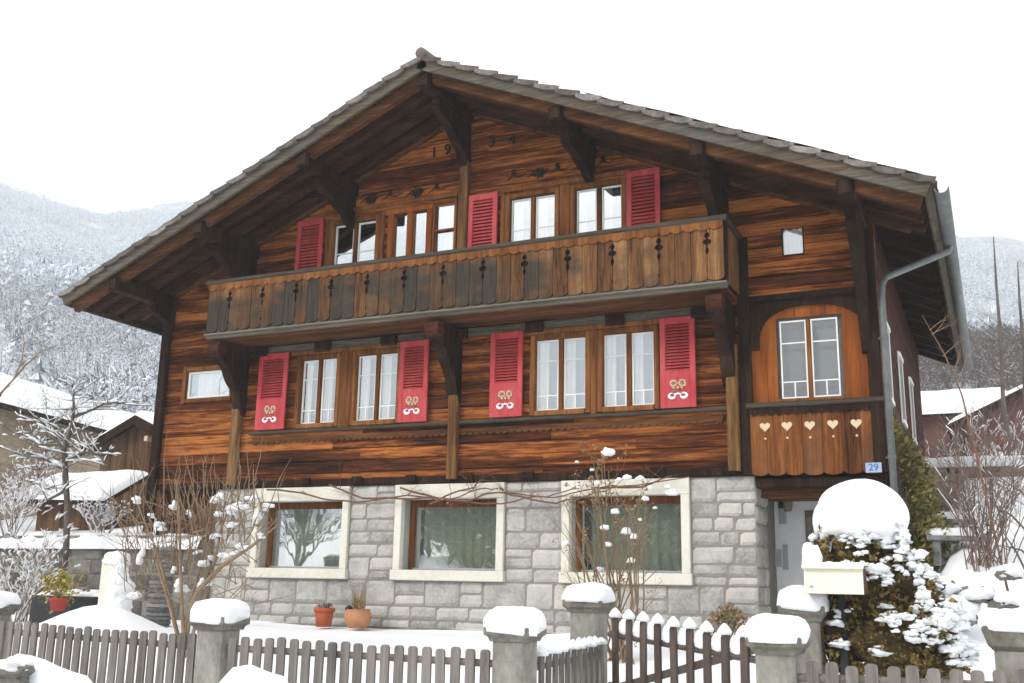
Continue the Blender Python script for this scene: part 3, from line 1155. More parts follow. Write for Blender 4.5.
def window(x0, x1, z0, z1, foot=True, bar=0.30, glass='glass', curt='sides', casing=True, yoff=0.05, wcase=0.085):
    wn = sub('window')
    y = WY + yoff
    mb = MB()
    mid = (x0 + x1) / 2
    if casing:
        mb.cbox(x0 - wcase, x0 - 0.002, WY - 0.05, y + 0.05, z0 - 0.07, z1 + 0.07, 0.012)
        mb.cbox(x1 + 0.002, x1 + wcase, WY - 0.05, y + 0.05, z0 - 0.07, z1 + 0.07, 0.012)
        mb.cbox(x0 - 0.001, x1 + 0.001, WY - 0.045, y + 0.05, z1 + 0.002, z1 + 0.085, 0.012)
        mb.cbox(x0 - 0.001, x1 + 0.001, WY - 0.07, y + 0.05, z0 - 0.085, z0 - 0.002, 0.012)
    mb.cbox(mid - 0.036, mid + 0.036, WY - 0.005, y + 0.03, z0, z1, 0.01)
    piece(mb, 'frame', M['casing'], wn)
    mb = MB()
    g = MB()
    for a, b in ((x0, mid - 0.037), (mid + 0.037, x1)):
        sash(mb, a + 0.004, b - 0.004, z0 + 0.004, z1 - 0.004, y, bar, foot)
        g.box(a + 0.02, b - 0.02, y, y + 0.005, z0 + 0.02, z1 - 0.02)
    piece(mb, 'sash', M['white'], wn)
    piece(g, 'pane', M[glass], wn)
    if curt:
        c = MB()
        yc = y + 0.10
        if curt == 'sides':
            for a, b in ((x0, mid - 0.03), (mid + 0.03, x1)):
                curtain(c, a - 0.02, a + (b - a) * 0.42, z0 - 0.02, z1 + 0.02, yc)
            nc = MB()
            curtain(nc, x0 - 0.03, x1 + 0.03, z0 - 0.03, z1 + 0.03, yc + 0.16, 0.015, 0.2)
            piece(nc, 'net_curtain', M['netcurtain'], wn, True)
        elif curt == 'full':
            curtain(c, x0 - 0.02, x1 + 0.02, z0 - 0.02, z1 + 0.02, yc)
        piece(c, 'curtain', M['curtain'], wn, True)
    return wn


for a, b in lowwins:
    window(a, b, 4.21, 5.33)
window(*upwins[0], 6.48, 7.74, foot=False, bar=0.42, glass='glassup', curt=None)
window(*upwins[1], 6.48, 7.74, foot=False, bar=0.42, glass='glassup')
window(*upwins[2], 6.48, 7.74, foot=False, bar=0.42, glass='glassup')
# balcony door beside a narrow window
dn = sub('balcony_door')
mb = MB()
for xx in (-9.09, -8.71, -8.33):
    mb.cbox(xx - 0.055, xx + 0.055, WY - 0.03, WY + 0.1, 5.72, 7.78, 0.012)
mb.cbox(-9.2, -8.26, WY - 0.04, WY + 0.1, 7.783, 7.87, 0.012)
for a, b in ((-9.034, -8.766), (-8.654, -8.386)):
    mb.cbox(a, b, WY + 0.02, WY + 0.07, 5.74, 6.45, 0.01)
piece(mb, 'frame', M['panel'], dn)
g = MB()
for a, b in ((-9.034, -8.766), (-8.654, -8.386)):
    g.box(a, b, WY + 0.045, WY + 0.05, 6.452, 7.775)
piece(g, 'pane', M['glassup'], dn)
wn = sub('window')
mb = MB()
mb.cbox(-8.255, -8.215, WY - 0.04, WY + 0.1, 6.33, 7.84, 0.01)
mb.cbox(-7.85, -7.80, WY - 0.04, WY + 0.1, 6.33, 7.84, 0.01)
mb.cbox(-8.255, -7.80, WY - 0.045, WY + 0.1, 7.842, 7.92, 0.01)
mb.cbox(-8.214, -7.851, WY - 0.03, WY + 0.1, 7.36, 7.39, 0.008)
piece(mb, 'frame', M['casing'], wn)
g = MB()
g.box(-8.215, -7.85, WY + 0.035, WY + 0.04, 6.4, 7.835)
piece(g, 'pane', M['glassup'], wn)
c = MB()
curtain(c, -8.24, -7.83, 6.4, 7.84, WY + 0.12)
piece(c, 'curtain', M['curtain'], wn, True)
# casing boards between the paired windows
for a, b, z0, z1 in ((-9.935, -9.705, 4.12, 5.44), (-5.415, -5.305, 4.12, 5.44), (-5.945, -5.765, 6.38, 7.86), (-9.295, -9.21, 5.75, 7.86), (-10.43, -10.336, 6.38, 7.86), (-6.99, -6.906, 6.38, 7.86)):
    mb = MB()
    mb.cbox(a, b, WY - 0.04, WY - 0.015 + 0.03, z0, z1, 0.012)
    piece(mb, 'casing_board', M['casing'])
for a, b, z0, z1 in ((-10.95, -8.66, 5.41, 5.485), (-6.5, -4.3, 5.41, 5.485), (-10.45, -7.78, 7.925, 8.0), (-6.98, -4.75, 7.85, 7.93)):
    mb = MB()
    mb.cbox(a, b, WY - 0.075, WY - 0.052, z0, z1, 0.008)
    piece(mb, 'window_head', M['casing'])
# small window by the left corner
wn = sub('window')
mb = MB()
mb.cbox(-13.40, -13.31, WY - 0.04, WY + 0.1, 4.70, 5.40, 0.012)
mb.cbox(-13.309, -12.25, WY - 0.04, WY + 0.1, 5.302, 5.38, 0.012)
mb.cbox(-13.309, -12.25, WY - 0.05, WY + 0.1, 4.715, 4.79, 0.012)
piece(mb, 'frame', M['casing'], wn)
mb = MB()
for a, b, z0, z1 in ((-13.30, -13.255, 4.80, 5.295), (-12.32, -12.275, 4.80, 5.295), (-13.254, -12.321, 5.255, 5.295), (-13.254, -12.321, 4.80, 4.84)):
    mb.box(a, b, WY + 0.02, WY + 0.06, z0, z1)
piece(mb, 'sash', M['white'], wn)
g = MB()
g.box(-13.26, -12.31, WY + 0.042, WY + 0.047, 4.83, 5.26)
piece(g, 'pane', M['glassup'], wn)
c = MB()
curtain(c, -13.13, -12.3, 4.8, 5.3, WY + 0.11)
piece(c, 'curtain', M['curtain'], wn, True)


# --- shutters
def shutter(x0, x1, z0, z1, painted):
    s = sub('shutter')
    y0, y1 = WY - 0.095, WY - 0.055
    mb = MB()
    st = 0.085
    mb.cbox(x0, x0 + st, y0, y1, z0, z1, 0.006)
    mb.cbox(x1 - st, x1, y0, y1, z0, z1, 0.006)
    mb.box(x0 + st, x1 - st, y0, y1, z1 - 0.10, z1)
    zl = z0 + (z1 - z0) * (0.40 if painted else 0.12)
    mb.box(x0 + st, x1 - st, y0 + (0.004 if painted else 0), y1, z0, zl)
    n = 15 if painted else 19
    p = (z1 - 0.10 - zl) / n
    for i in range(n):
        z = zl + p * (i + 0.5)
        ps = [(y0 + 0.002, z - p * 0.30), (y0 + 0.004, z - p * 0.46), (y1 - 0.002, z + p * 0.22), (y1 - 0.006, z + p * 0.36)]
        mb.prism(ps, lambda a, b, d: (d, a, b), x0 + st, x1 - st)
    piece(mb, 'louvre_panel', M['red'], s)
    if painted:
        cx = (x0 + x1) / 2
        bz = z0 + 0.17
        yy = y0 - 0.001
        mb = MB()

        def disc(cx_, cz_, r0, r1, n=14, a0=0, a1=2 * math.pi, sq=0.8):
            for i in range(n):
                t0 = a0 + (a1 - a0) * i / n
                t1 = a0 + (a1 - a0) * (i + 1) / n
                q = [(cx_ + r * math.cos(t), cz_ + r * math.sin(t) * sq) for r, t in ((r0, t0), (r1, t0), (r1, t1), (r0, t1))]
                mb.prism(q, XZ, yy - 0.006, yy + 0.006)
        for sg in (-1, 1):
            pts, rad = [], []
            for i in range(15):
                q_ = i / 14
                a = math.radians(60 + 330 * q_ + (0 if sg > 0 else 25))
                rx_ = 0.050 * (1 - 0.12 * q_)
                pts.append((cx + sg * (0.085 - rx_ * math.cos(a)) * 1.0, yy - 0.004, bz + 0.005 + 0.036 * math.sin(a)))
                rad.append(0.009 + 0.014 * math.sin(math.pi * q_) ** 2 + rnd.uniform(-.003, .003))
            mb.tube(pts, rad, 6)
        mb.tube([(cx - 0.05, yy - 0.004, bz + 0.02), (cx, yy - 0.005, bz + 0.034), (cx + 0.05, yy - 0.004, bz + 0.02)], [0.012, 0.014, 0.012], 6)
        piece(mb, 'painted_bow', M['ornwhite'], s)
        mb = MB()
        for sg, hz_ in ((-1, 0.22), (1, 0.215)):
            for k in range(9):
                a = 2 * math.pi * k / 9
                px_, pz_ = cx + sg * 0.064 + 0.044 * math.cos(a) * rnd.uniform(.85, 1.15), bz + hz_ - .03 + 0.044 * math.sin(a) * rnd.uniform(.85, 1.15)
                q = [(px_ + 0.017 * math.cos(b) * rnd.uniform(.6, 1.3), pz_ + 0.017 * math.sin(b) * rnd.uniform(.6, 1.3)) for b in np.linspace(0, 2 * math.pi, 7)[:-1]]
                mb.prism(q, XZ, yy - 0.006, yy + 0.006)
        for k in range(3):
            q = [(cx + (k - 1) * 0.06 + 0.02 * math.cos(b), bz + 0.125 + 0.02 * math.sin(b)) for b in np.linspace(0, 2 * math.pi, 7)[:-1]]
            mb.prism(q, XZ, yy - 0.006, yy + 0.006)
        piece(mb, 'painted_flower', M['orntan'], s)
        mb = MB()
        for sg in (-1, 1):
            q = [(cx + sg * 0.064 + 0.026 * math.cos(b), bz + 0.187 + 0.026 * math.sin(b)) for b in np.linspace(0, 2 * math.pi, 9)[:-1]]
            mb.prism(q, XZ, yy - 0.004, yy + 0.006)
        for k in range(16):
            a = rnd.uniform(-0.5, 3.6)
            x_, z_ = cx + rnd.uniform(-.12, .10), bz + rnd.uniform(0.07, 0.18)
            q = [(x_, z_), (x_ + 0.05 * math.cos(a), z_ + 0.03 * math.sin(a)), (x_ + 0.02 * math.cos(a + 1), z_ + 0.03 * math.sin(a + 1))]
            mb.prism(q, XZ, yy - 0.0035, yy + 0.006)
        piece(mb, 'painted_leaf', M['orngreen'], s)
    return s


for a, b in ((-11.62, -11.0), (-8.74, -8.2), (-7.08, -6.52), (-4.31, -3.78)):
    shutter(a, b, 4.135, 5.48, True)
for a, b in ((-11.0, -10.44), (-7.55, -7.02), (-4.81, -4.27)):
    shutter(a, b, 6.5, 7.88, False)

# --- date and scroll carvings on the gable
def text_mesh(txt, size, extr):
    cu = bpy.data.curves.new('lettering', 'FONT')
    cu.body = txt
    cu.size = size
    cu.extrude = extr
    cu.align_x = 'CENTER'
    cu.align_y = 'CENTER'
    ob = bpy.data.objects.new('lettering', cu)
    COL.objects.link(ob)
    dg = bpy.context.evaluated_depsgraph_get()
    me = bpy.data.meshes.new_from_object(ob.evaluated_get(dg))
    bpy.data.objects.remove(ob)
    return me


date = sub('date_carving')
for ch, px, py in (('1', 434, 153), ('9', 447.5, 150), ('3', 492, 142), ('4', 512, 140)):
    p = at(px, py, WY - 0.02)
    me = text_mesh(ch, 0.27, 0.012)
    me.transform(Matrix.Translation((p[0], WY - 0.02, p[2])) @ Matrix.Rotation(math.pi / 2, 4, 'X'))
    me.transform(Matrix.Translation(-house.location))
    me.materials.append(M['scroll'])
    o = bpy.data.objects.new('numeral', me)
    COL.objects.link(o)
    o.parent = date


def scrolls(x0, x1, zc):
    mb = MB()
    yy = WY - 0.025
    n = 5
    for k in range(n):
        xc = x0 + (x1 - x0) * (k + 0.5) / n
        sg = 1 if k % 2 == 0 else -1
        wd = (x1 - x0) / n
        pts, rad = [], []
        for i in range(22):
            t = i / 21
            a = t * 4.4
            r = 0.105 * (1 - t * 0.7)
            pts.append((xc + sg * (-wd * 0.28 + wd * 0.3 * t + r * math.cos(a) * 0.7), yy, zc + 0.03 * sg + r * math.sin(a)))
            rad.append(0.009 + 0.015 * math.sin(math.pi * t))
        mb.tube(pts, rad, 5)
        mb.tube([(xc - wd * 0.5, yy, zc - 0.05), (xc - wd * 0.2, yy, zc + 0.03), (xc + wd * 0.1, yy, zc - 0.02), (xc + wd * 0.45, yy, zc + 0.05)], [0.006, 0.016, 0.010, 0.004], 5)
        if k in (1, 3):
            for j in range(7):
                a = 2 * math.pi * j / 7
                mb.tube([(xc, yy, zc), (xc + 0.07 * math.cos(a), yy - 0.01, zc + 0.06 * math.sin(a)), (xc + 0.13 * math.cos(a), yy, zc + 0.10 * math.sin(a))], [0.02, 0.03, 0.004], 5)
    return mb


piece(scrolls(-6.9, -4.95, 8.12), 'scroll_carving', M['scroll'])
piece(scrolls(-10.2, -7.9, 8.12), 'scroll_carving', M['scroll'])

# --- porch bay: parapet with hearts, arched panel with a window
porch = sub('porch')
PX0, PX1 = -3.02, -1.30
mb = MB()
mb.cbox(PX0 - 0.04, PX1 + 0.06, WY - 0.16, WY - 0.03, 4.06, 4.13, 0.015)
mb.cbox(PX1 - 0.02, PX1 + 0.09, WY - 0.028, WY + 2.6, 4.06, 4.13, 0.015)
piece(mb, 'handrail', M['rail'], porch)
pts = [(PX0, 4.058), (PX1, 4.058)]
n = 76
for i in range(n + 1):
    x = PX1 - (PX1 - PX0) * i / n
    ph = ((x - PX0) / 0.115) % 1
    pts.append((x, 3.985 - 0.035 * math.sin(math.pi * ph)))
mb = MB()
mb.prism(pts, XZ, WY - 0.125, WY - 0.10)
piece(mb, 'scalloped_valance', M['dark'], porch)
mb = MB()
hearts = MB()
nb = 8
edges = [PX0, -2.80, -2.56, -2.32, -2.06, -1.80, -1.56, PX1]
for i in range(len(edges) - 1):
    x0, x1 = edges[i] + 0.002, edges[i + 1] - 0.002
    zb = 3.12 + rnd.uniform(-.005, .005)
    o_ = []
    for j in range(7):
        a = math.pi * (1 + j / 6)
        o_.append(((x0 + x1) / 2 + (x1 - x0) / 2 * math.cos(a), zb + 0.045 + 0.045 * math.sin(a)))
    o_ += [(x1, 4.05), (x0, 4.05)]
    yo = rnd.uniform(-.004, .004)
    mb.prism(o_, XZ, WY - 0.095 + yo, WY - 0.06 + yo)
piece(mb, 'parapet_board', M['parapet'], porch)
for k, px in enumerate((765.0, 787.0, 809.8, 832.8, 856.2)):
    p = at(px, (426.8, 425.8, 425.2, 424.0, 423.2)[k], WY - 0.1)
    hb_ = MB()
    q = []
    for i in range(24):
        t = 2 * math.pi * i / 24
        q.append((p[0] + 0.0062 * 16 * math.sin(t) ** 3 * 0.72, p[2] + 0.0062 * (13 * math.cos(t) - 5 * math.cos(2 * t) - 2 * math.cos(3 * t) - math.cos(4 * t)) * 0.72))
    hb_.prism(q, XZ, WY - 0.108, WY - 0.09)
    q = [(p[0] + 0.016 * math.cos(b), p[2] - 0.165 + 0.016 * math.sin(b)) for b in np.linspace(0, 2 * math.pi, 9)[:-1]]
    hb_.prism(q, XZ, WY - 0.108, WY - 0.09)
    piece(hb_, 'cut_heart', M['heart'], porch)
# arched timber panel: dark spandrel in front of a varnished board wall
mb = MB()
xs = np.linspace(PX0 + 0.02, PX1 - 0.02, 9)
PW = (-2.59, -1.80, 4.20, 5.31)
for i in range(8):
    a, b = xs[i] + .002, xs[i + 1] - .002
    if b <= PW[0] - 0.05 or a >= PW[1] + 0.05:
        mb.box(a, b, WY + 0.06, WY + 0.09, 4.1, 5.66)
    else:
        mb.box(a, b, WY + 0.06, WY + 0.09, PW[3] + 0.05, 5.66)
        if a < PW[0] - 0.05:
            mb.box(a, PW[0] - 0.052, WY + 0.06, WY + 0.09, 4.1, PW[3] + 0.049)
        if b > PW[1] + 0.05:
            mb.box(PW[1] + 0.052, b, WY + 0.06, WY + 0.09, 4.1, PW[3] + 0.049)
        mb.box(max(a, PW[0] - 0.05), min(b, PW[1] + 0.05), WY + 0.06, WY + 0.09, 4.1, PW[2] - 0.03)
piece(mb, 'arched_panel', M['panel'], porch)
mb = MB()
outer = []
xa, xb, zs, zt = -2.88, -1.44, 4.98, 5.52
arch = []
for i in range(17):
    t = i / 16
    a = math.pi * (1 - t)
    ca, sa = math.cos(a), math.sin(a)
    m_ = (abs(ca) ** 2.6 + abs(sa) ** 2.6) ** (-1 / 2.6)
    arch.append(((xa + xb) / 2 + (xb - xa) / 2 * ca * m_, zs + (zt - zs) * sa * m_))
poly = [(PX0 + 0.02, zs - 0.06), (xa, zs - 0.06)] + arch + [(xb, zs - 0.06), (PX1 - 0.02, zs - 0.06), (PX1 - 0.02, 5.66), (PX0 + 0.02, 5.66)]
mb.prism(poly, XZ, WY + 0.01, WY + 0.045)
mb.cbox(PX0 - 0.02, PX1 + 0.02, WY - 0.06, WY + 0.008, 5.60, 5.70, 0.015)
piece(mb, 'arch_spandrel', M['dark'], porch)
wn = sub('window')
mb = MB()
xm = (PW[0] + PW[1]) / 2
mb.cbox(xm - 0.03, xm + 0.03, WY + 0.02, WY + 0.10, PW[2], PW[3], 0.01)
mb.cbox(PW[0] - 0.05, PW[1] + 0.05, WY + 0.01, WY + 0.10, PW[2] - 0.05, PW[2] - 0.005, 0.01)
piece(mb, 'frame', M['casing'], wn)
mb = MB()
g = MB()
for a, b in ((PW[0], xm - 0.032), (xm + 0.032, PW[1])):
    sash(mb, a, b, PW[2], PW[3], WY + 0.055, 0.29, True, 0.02)
    g.box(a + 0.01, b - 0.01, WY + 0.055, WY + 0.06, PW[2] + 0.01, PW[3] - 0.01)
piece(mb, 'sash', M['white'], wn)
piece(g, 'pane', M['glassgrey'], wn)
mb = MB()
mb.box(PW[0] - 0.1, PW[1] + 0.1, WY + 0.16, WY + 0.18, 4.1, 5.5)
piece(mb, 'blind', M['interior'], wn)
# vent window above the porch
vw = sub('vent_window')
g = MB()
g.prism([(-2.48, 6.28), (-2.21, 6.28), (-2.21, 6.58), (-2.28, 6.65), (-2.40, 6.66), (-2.48, 6.60)], XZ, WY + 0.01, WY + 0.016)
piece(g, 'pane', M['glass'], vw)
mb = MB()
mb.box(-2.5, -2.485, WY - 0.012, WY + 0.03, 6.27, 6.68)
mb.box(-2.205, -2.19, WY - 0.012, WY + 0.03, 6.27, 6.68)
mb.box(-2.484, -2.206, WY - 0.012, WY + 0.03, 6.255, 6.275)
piece(mb, 'frame', M['dark'], vw)
c = MB()
curtain(c, -2.5, -2.2, 6.25, 6.7, WY + 0.1)
piece(c, 'curtain', M['curtain'], vw, True)

# house number
hn_ = sub('house_number_sign')
p = at(873.5, 467.5, WY - 0.16)
mb = MB()
mb.cbox(p[0] - 0.10, p[0] + 0.10, WY - 0.155, WY - 0.134, p[2] - 0.065, p[2] + 0.065, 0.004)
piece(mb, 'plate', M['numplate'], hn_)
me = text_mesh('29', 0.13, 0.003)
me.transform(Matrix.Translation((p[0], WY - 0.157, p[2])) @ Matrix.Rotation(math.pi / 2, 4, 'X'))
me.transform(Matrix.Translation(-house.location))
me.materials.append(M['numink'])
o = bpy.data.objects.new('numeral', me)
COL.objects.link(o)
o.parent = hn_


# --- stone base
def ashlar(mb, x0, x1, z0, z1, y, seed):
    """random coursed blocks filling a rectangle of the wall face"""
    r = random.Random(seed)
    z = z0
    while z < z1 - 0.02:
        h = r.choice((0.2, 0.25, 0.29, 0.36))
        if z1 - z - h < 0.13:
            h = z1 - z
        x = x0
        while x < x1 - 0.01:
            w_ = r.uniform(0.24, 0.62) * (1.2 if h > 0.28 else 1)
            if x1 - x - w_ < 0.18:
                w_ = x1 - x
            # sometimes a tall course is two thin blocks
            if h > 0.26 and r.random() < 0.3 and w_ < 0.6:
                hs = h * r.uniform(.4, .6)
                cells = [(x, z, w_, hs), (x, z + hs, w_, h - hs)]
            else:
                cells = [(x, z, w_, h)]
            for cx, cz, cw, ch in cells:
                block(mb, cx, cz, cw, ch, y, r)
            x += w_
        z += h


def block(mb, x, z, w_, h, y, r):
    g = 0.006
    nx, nz = max(4, int(w_ / 0.055)), max(4, int(h / 0.055))
    dep = r.uniform(0.014, 0.03)
    sd = r.uniform(0, 99)
    jx = [r.uniform(-.012, .012) for _ in range(4)]

    def fn(u, v):
        ex = min(u, 1 - u) * w_
        ez = min(v, 1 - v) * h
        e = min(1.0, min(ex, ez) / 0.035)
        e = e * (2 - e)
        px_ = x + g + (w_ - 2 * g) * u
        pz_ = z + g + (h - 2 * g) * v
        nn = mnoise.noise(Vector((px_ * 7, pz_ * 7, sd))) * 0.011 + mnoise.noise(Vector((px_ * 22, pz_ * 22, sd))) * 0.006
        return (px_ + jx[0] * (v - .5) * (1 if 0 < u < 1 else .4), y + 0.012 - e * (dep + nn), pz_ + jx[1] * (u - .5))
    mb.grid(fn, nx, nz)


SBX0, SBX1 = -12.4, -3.0
SZ0, SZ1 = 0.55, 3.135
basewin = []
for xl, xr in ((247.6, 344.2), (391.4, 502.0), (560.5, 690.6)):
    a = at(xl, 578, WY - 0.06)[0]
    b = at(xr, 582, WY - 0.06)[0]
    basewin.append((a, b))
WZ0, WZ1 = 1.64, 3.13
mb = MB()
segs = [SBX0] + [q for ab in basewin for q in ab] + [SBX1]
ashlar(mb, SBX0, SBX1, SZ0, WZ0, WY, 3)
for i in range(0, len(segs), 2):
    ashlar(mb, segs[i], segs[i + 1], WZ0, SZ1, WY, 10 + i)
# corner return on the right
r = random.Random(5)
z = SZ0
while z < SZ1 - 0.02:
    h = r.choice((0.25, 0.3, 0.34))
    if SZ1 - z - h < 0.14:
        h = SZ1 - z
    y = WY
    while y < WY + 0.79:
        w_ = r.uniform(0.35, 0.55)
        if WY + 0.8 - y - w_ < 0.2:
            w_ = WY + 0.8 - y
        tmp = MB()
        block(tmp, y, z, w_, h, 0.0, r)
        mb.add([(SBX1 - q[1] - 0.0, q[0], q[2]) for q in tmp.v], tmp.f)
        y += w_
    z += h
stone = piece(mb, 'stone_base', M['stone'], smooth=False)
mb = MB()
yb = WY + 0.008
def wallrect(x0, x1, z0, z1):
    mb.box(x0, x1, yb, WY + 0.55, z0, z1)
wallrect(SBX0, SBX1 - 0.01, 0.3, WZ0)
for i in range(0, len(segs), 2):
    wallrect(segs[i] + 0.0, segs[i + 1] - (0.01 if i == len(segs) - 2 else 0), WZ0, SZ1)
mb.box(SBX1 - 0.55, SBX1 - 0.011, WY + 0.551, WY + 0.8, 0.3, SZ1)
mb.box(SBX1 - 0.6, SBX1 - 0.03, WY + 0.801, WY + 1.6, 0.3, SZ1 - 0.05)
piece(mb, 'mortar_core', M['mortar'])
# footing ledge at the wall foot
mb = MB()
mb.cbox(SBX0, SBX1 + 0.05, WY - 0.10, WY + 0.0, 0.5, 0.93, 0.02)
piece(mb, 'footing', M['rubble'])

for k, (a, b) in enumerate(basewin):
    wn = sub('base_window')
    y0 = WY - 0.055
    yr = WY + 0.27
    t = 0.125
    mb = MB()
    top = 2.90
    mb.cbox(a, a + t, y0, WY + 0.06, WZ0 + 0.165, top - 0.003, 0.008)
    mb.cbox(b - t, b, y0, WY + 0.06, WZ0 + 0.165, top - 0.003, 0.008)
    mb.cbox(a, b, y0 - 0.004, WY + 0.06, top, WZ1, 0.008)
    mb.cbox(a - 0.02, b + 0.02, y0 - 0.03, WY + 0.06, WZ0, WZ0 + 0.162, 0.012)
    piece(mb, 'surround', M['surround'], wn)
    mb = MB()
    mb.box(a + 0.02, a + t - 0.002, WY + 0.062, yr + 0.1, WZ0 + 0.1, top + 0.1)
    mb.box(b - t + 0.002, b - 0.02, WY + 0.062, yr + 0.1, WZ0 + 0.1, top + 0.1)
    mb.box(a + t, b - t, WY + 0.062, yr + 0.1, WZ0 + 0.06, WZ0 + 0.158)
    mb.box(a + t, b - t, WY + 0.062, yr + 0.1, top + 0.003, top + 0.1)
    piece(mb, 'reveal', M['reveal'], wn)
    mb = MB()
    fa, fb, fz0, fz1 = a + t, b - t, WZ0 + 0.165, top
    mb.cbox(fa, fa + 0.075, yr - 0.05, yr + 0.03, fz0, fz1, 0.01)
    mb.cbox(fb - 0.04, fb, yr - 0.05, yr + 0.03, fz0, fz1, 0.01)
    mb.cbox(fa + 0.076, fb - 0.041, yr - 0.05, yr + 0.03, fz1 - 0.11, fz1, 0.01)
    piece(mb, 'frame', M['casing'], wn)
    mb = MB()
    mb.cbox(fa + 0.076, fb - 0.041, yr - 0.03, yr + 0.03, fz0, fz0 + 0.035, 0.008)
    piece(mb, 'sill_rail', M['plaque'], wn)
    g = MB()
    g.box(fa + 0.07, fb - 0.035, yr - 0.004, yr + 0.002, fz0 + 0.03, fz1 - 0.1)
    piece(g, 'pane', M['glassbase'], wn)
    c = MB()
    curtain(c, fa + (0.3 if k == 0 else 0.2), fb + 0.02, fz0 - 0.02, fz1, yr + 0.09, 0.02, 0.16)
    piece(c, 'curtain', M['greencurtain'], wn, True)
    mb = MB()
    mb.box(a, b, yr + 0.35, yr + 0.38, WZ0, WZ1)
    piece(mb, 'backing', M['interior'], wn)

# --- entrance under the porch
mb = MB()
mb.box(SBX1 - 0.02, -1.55, 15.9, 16.0, 0.5, 2.975)
piece(mb, 'plaster_wall', M['plaster'], label='white plaster wall beside the entrance')
mb = MB()
mb.box(SBX1 - 0.01, XR - 0.01, WY + 0.2, 16.6, 2.98, 3.07)
for y in np.arange(14.9, 15.8, 0.5):
    mb.cbox(SBX1 - 0.005, XR - 0.05, y, y + 0.14, 2.86, 2.978, 0.01)
piece(mb, 'porch_ceiling', M['rafter'])
mb = MB()
mb.cbox(SBX1 + 0.03, XR - 0.03, WY - 0.02, WY + 0.15, 2.96, 3.10, 0.015)
piece(mb, 'porch_beam', M['dark'])
mb = MB()
mb.cbox(-1.52, -1.33, WY - 0.07, WY + 0.10, 0.7, 2.955, 0.015)
piece(mb, 'porch_post', M['surround'])
dn = sub('entrance_door')
dx0 = at(806, 530, 15.9)[0]
mb = MB()
mb.cbox(dx0, dx0 + 0.09, 15.86, 15.898, 0.75, 2.66, 0.01)
mb.cbox(dx0 + 0.84, dx0 + 0.93, 15.86, 15.898, 0.75, 2.66, 0.01)
mb.cbox(dx0, dx0 + 0.93, 15.86, 15.898, 2.662, 2.75, 0.01)
piece(mb, 'door_frame', M['doorwood'], dn)
mb = MB()
mb.box(dx0 + 0.092, dx0 + 0.838, 15.875, 15.898, 0.75, 2.66)
piece(mb, 'door_leaf', M['doorwood'], dn)
lamp = sub('wall_lamp')
lp = at(788, 510, 15.66)
lx, ly, lz = lp[0], 15.66, lp[2] - 0.02
mb = MB()
mb.lathe([(0.05, 0.0), (0.055, 0.015), (0.078, 0.16), (0.084, 0.17)], (lx, ly, lz), 10)
piece(mb, 'lamp_glass', M['lampglass'], lamp)
mb = MB()
mb.lathe([(0.1, 0.172), (0.1, 0.185), (0.05, 0.21), (0.012, 0.225)], (lx, ly, lz), 10)
mb.tube([(lx - 0.14, 15.89, lz + 0.16), (lx - 0.12, 15.8, lz + 0.25), (lx - 0.05, 15.7, lz + 0.265), (lx, ly, lz + 0.22)], 0.012, 6)
mb.cbox(lx - 0.18, lx - 0.10, 15.875, 15.898, lz + 0.06, lz + 0.24, 0.01)
piece(mb, 'lamp_top', M['blackmetal'], lamp)
for px, py, w_, h_ in ((782.5, 515, .11, .26), (778, 558, .10, .25), (785.5, 557, .075, .36)):
    q_ = at(px, py, 15.88)
    mb = MB()
    mb.cbox(q_[0] - w_ / 2, q_[0] + w_ / 2, 15.876, 15.898, q_[2] - h_ / 2, q_[2] + h_ / 2, 0.008)
    piece(mb, 'wall_plate', M['plaque'])

# windows on the right side wall
for y0, y1 in ((14.95, 15.75), (17.2, 18.0), (19.4, 20.2)):
    wn = sub('side_window')
    mb = MB()
    for a, b in ((y0, y0 + 0.06), (y1 - 0.06, y1)):
        mb.box(XR + 0.012, XR + 0.03, a, b, 4.2, 5.35)
    mb.box(XR + 0.012, XR + 0.05, y0 + 0.061, y1 - 0.061, 5.29, 5.35)
    mb.box(XR + 0.012, XR + 0.05, y0 + 0.061, y1 - 0.061, 4.2, 4.26)
    piece(mb, 'sash', M['white'], wn)
    g = MB()
    g.box(XR + 0.013, XR + 0.02, y0 + 0.062, y1 - 0.062, 4.262, 5.288)
    piece(g, 'pane', M['interior'], wn)

# --- roof
roof = sub('roof')
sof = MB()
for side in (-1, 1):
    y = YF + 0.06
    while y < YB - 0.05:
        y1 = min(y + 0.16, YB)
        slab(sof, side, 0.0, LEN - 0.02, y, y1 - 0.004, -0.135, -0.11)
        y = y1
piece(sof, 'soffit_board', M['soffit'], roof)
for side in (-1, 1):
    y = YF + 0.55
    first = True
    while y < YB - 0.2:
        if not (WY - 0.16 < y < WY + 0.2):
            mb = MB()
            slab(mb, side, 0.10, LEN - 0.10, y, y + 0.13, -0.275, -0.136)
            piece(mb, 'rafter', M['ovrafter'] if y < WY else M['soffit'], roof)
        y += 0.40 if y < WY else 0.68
    # inner rafter right behind the barge board
    mb = MB()
    slab(mb, side, 0.05, LEN - 0.06, YF + 0.16, YF + 0.27, -0.36, -0.137)
    piece(mb, 'verge_rafter', M['verge_rafter'], roof, label='lighter brown rafter behind the barge board')
    mb = MB()
    slab(mb, side, 0.0, LEN, YF + 0.0, YF + 0.055, -0.245, -0.07)
    piece(mb, 'barge_board', M['barge'], roof)
    # rafter against the wall
    mb = MB()
    slab(mb, side, 0.12, LEN - 0.3, WY - 0.09, WY - 0.012, -0.30, -0.137)
    piece(mb, 'wall_rafter', M['rafter'], roof)
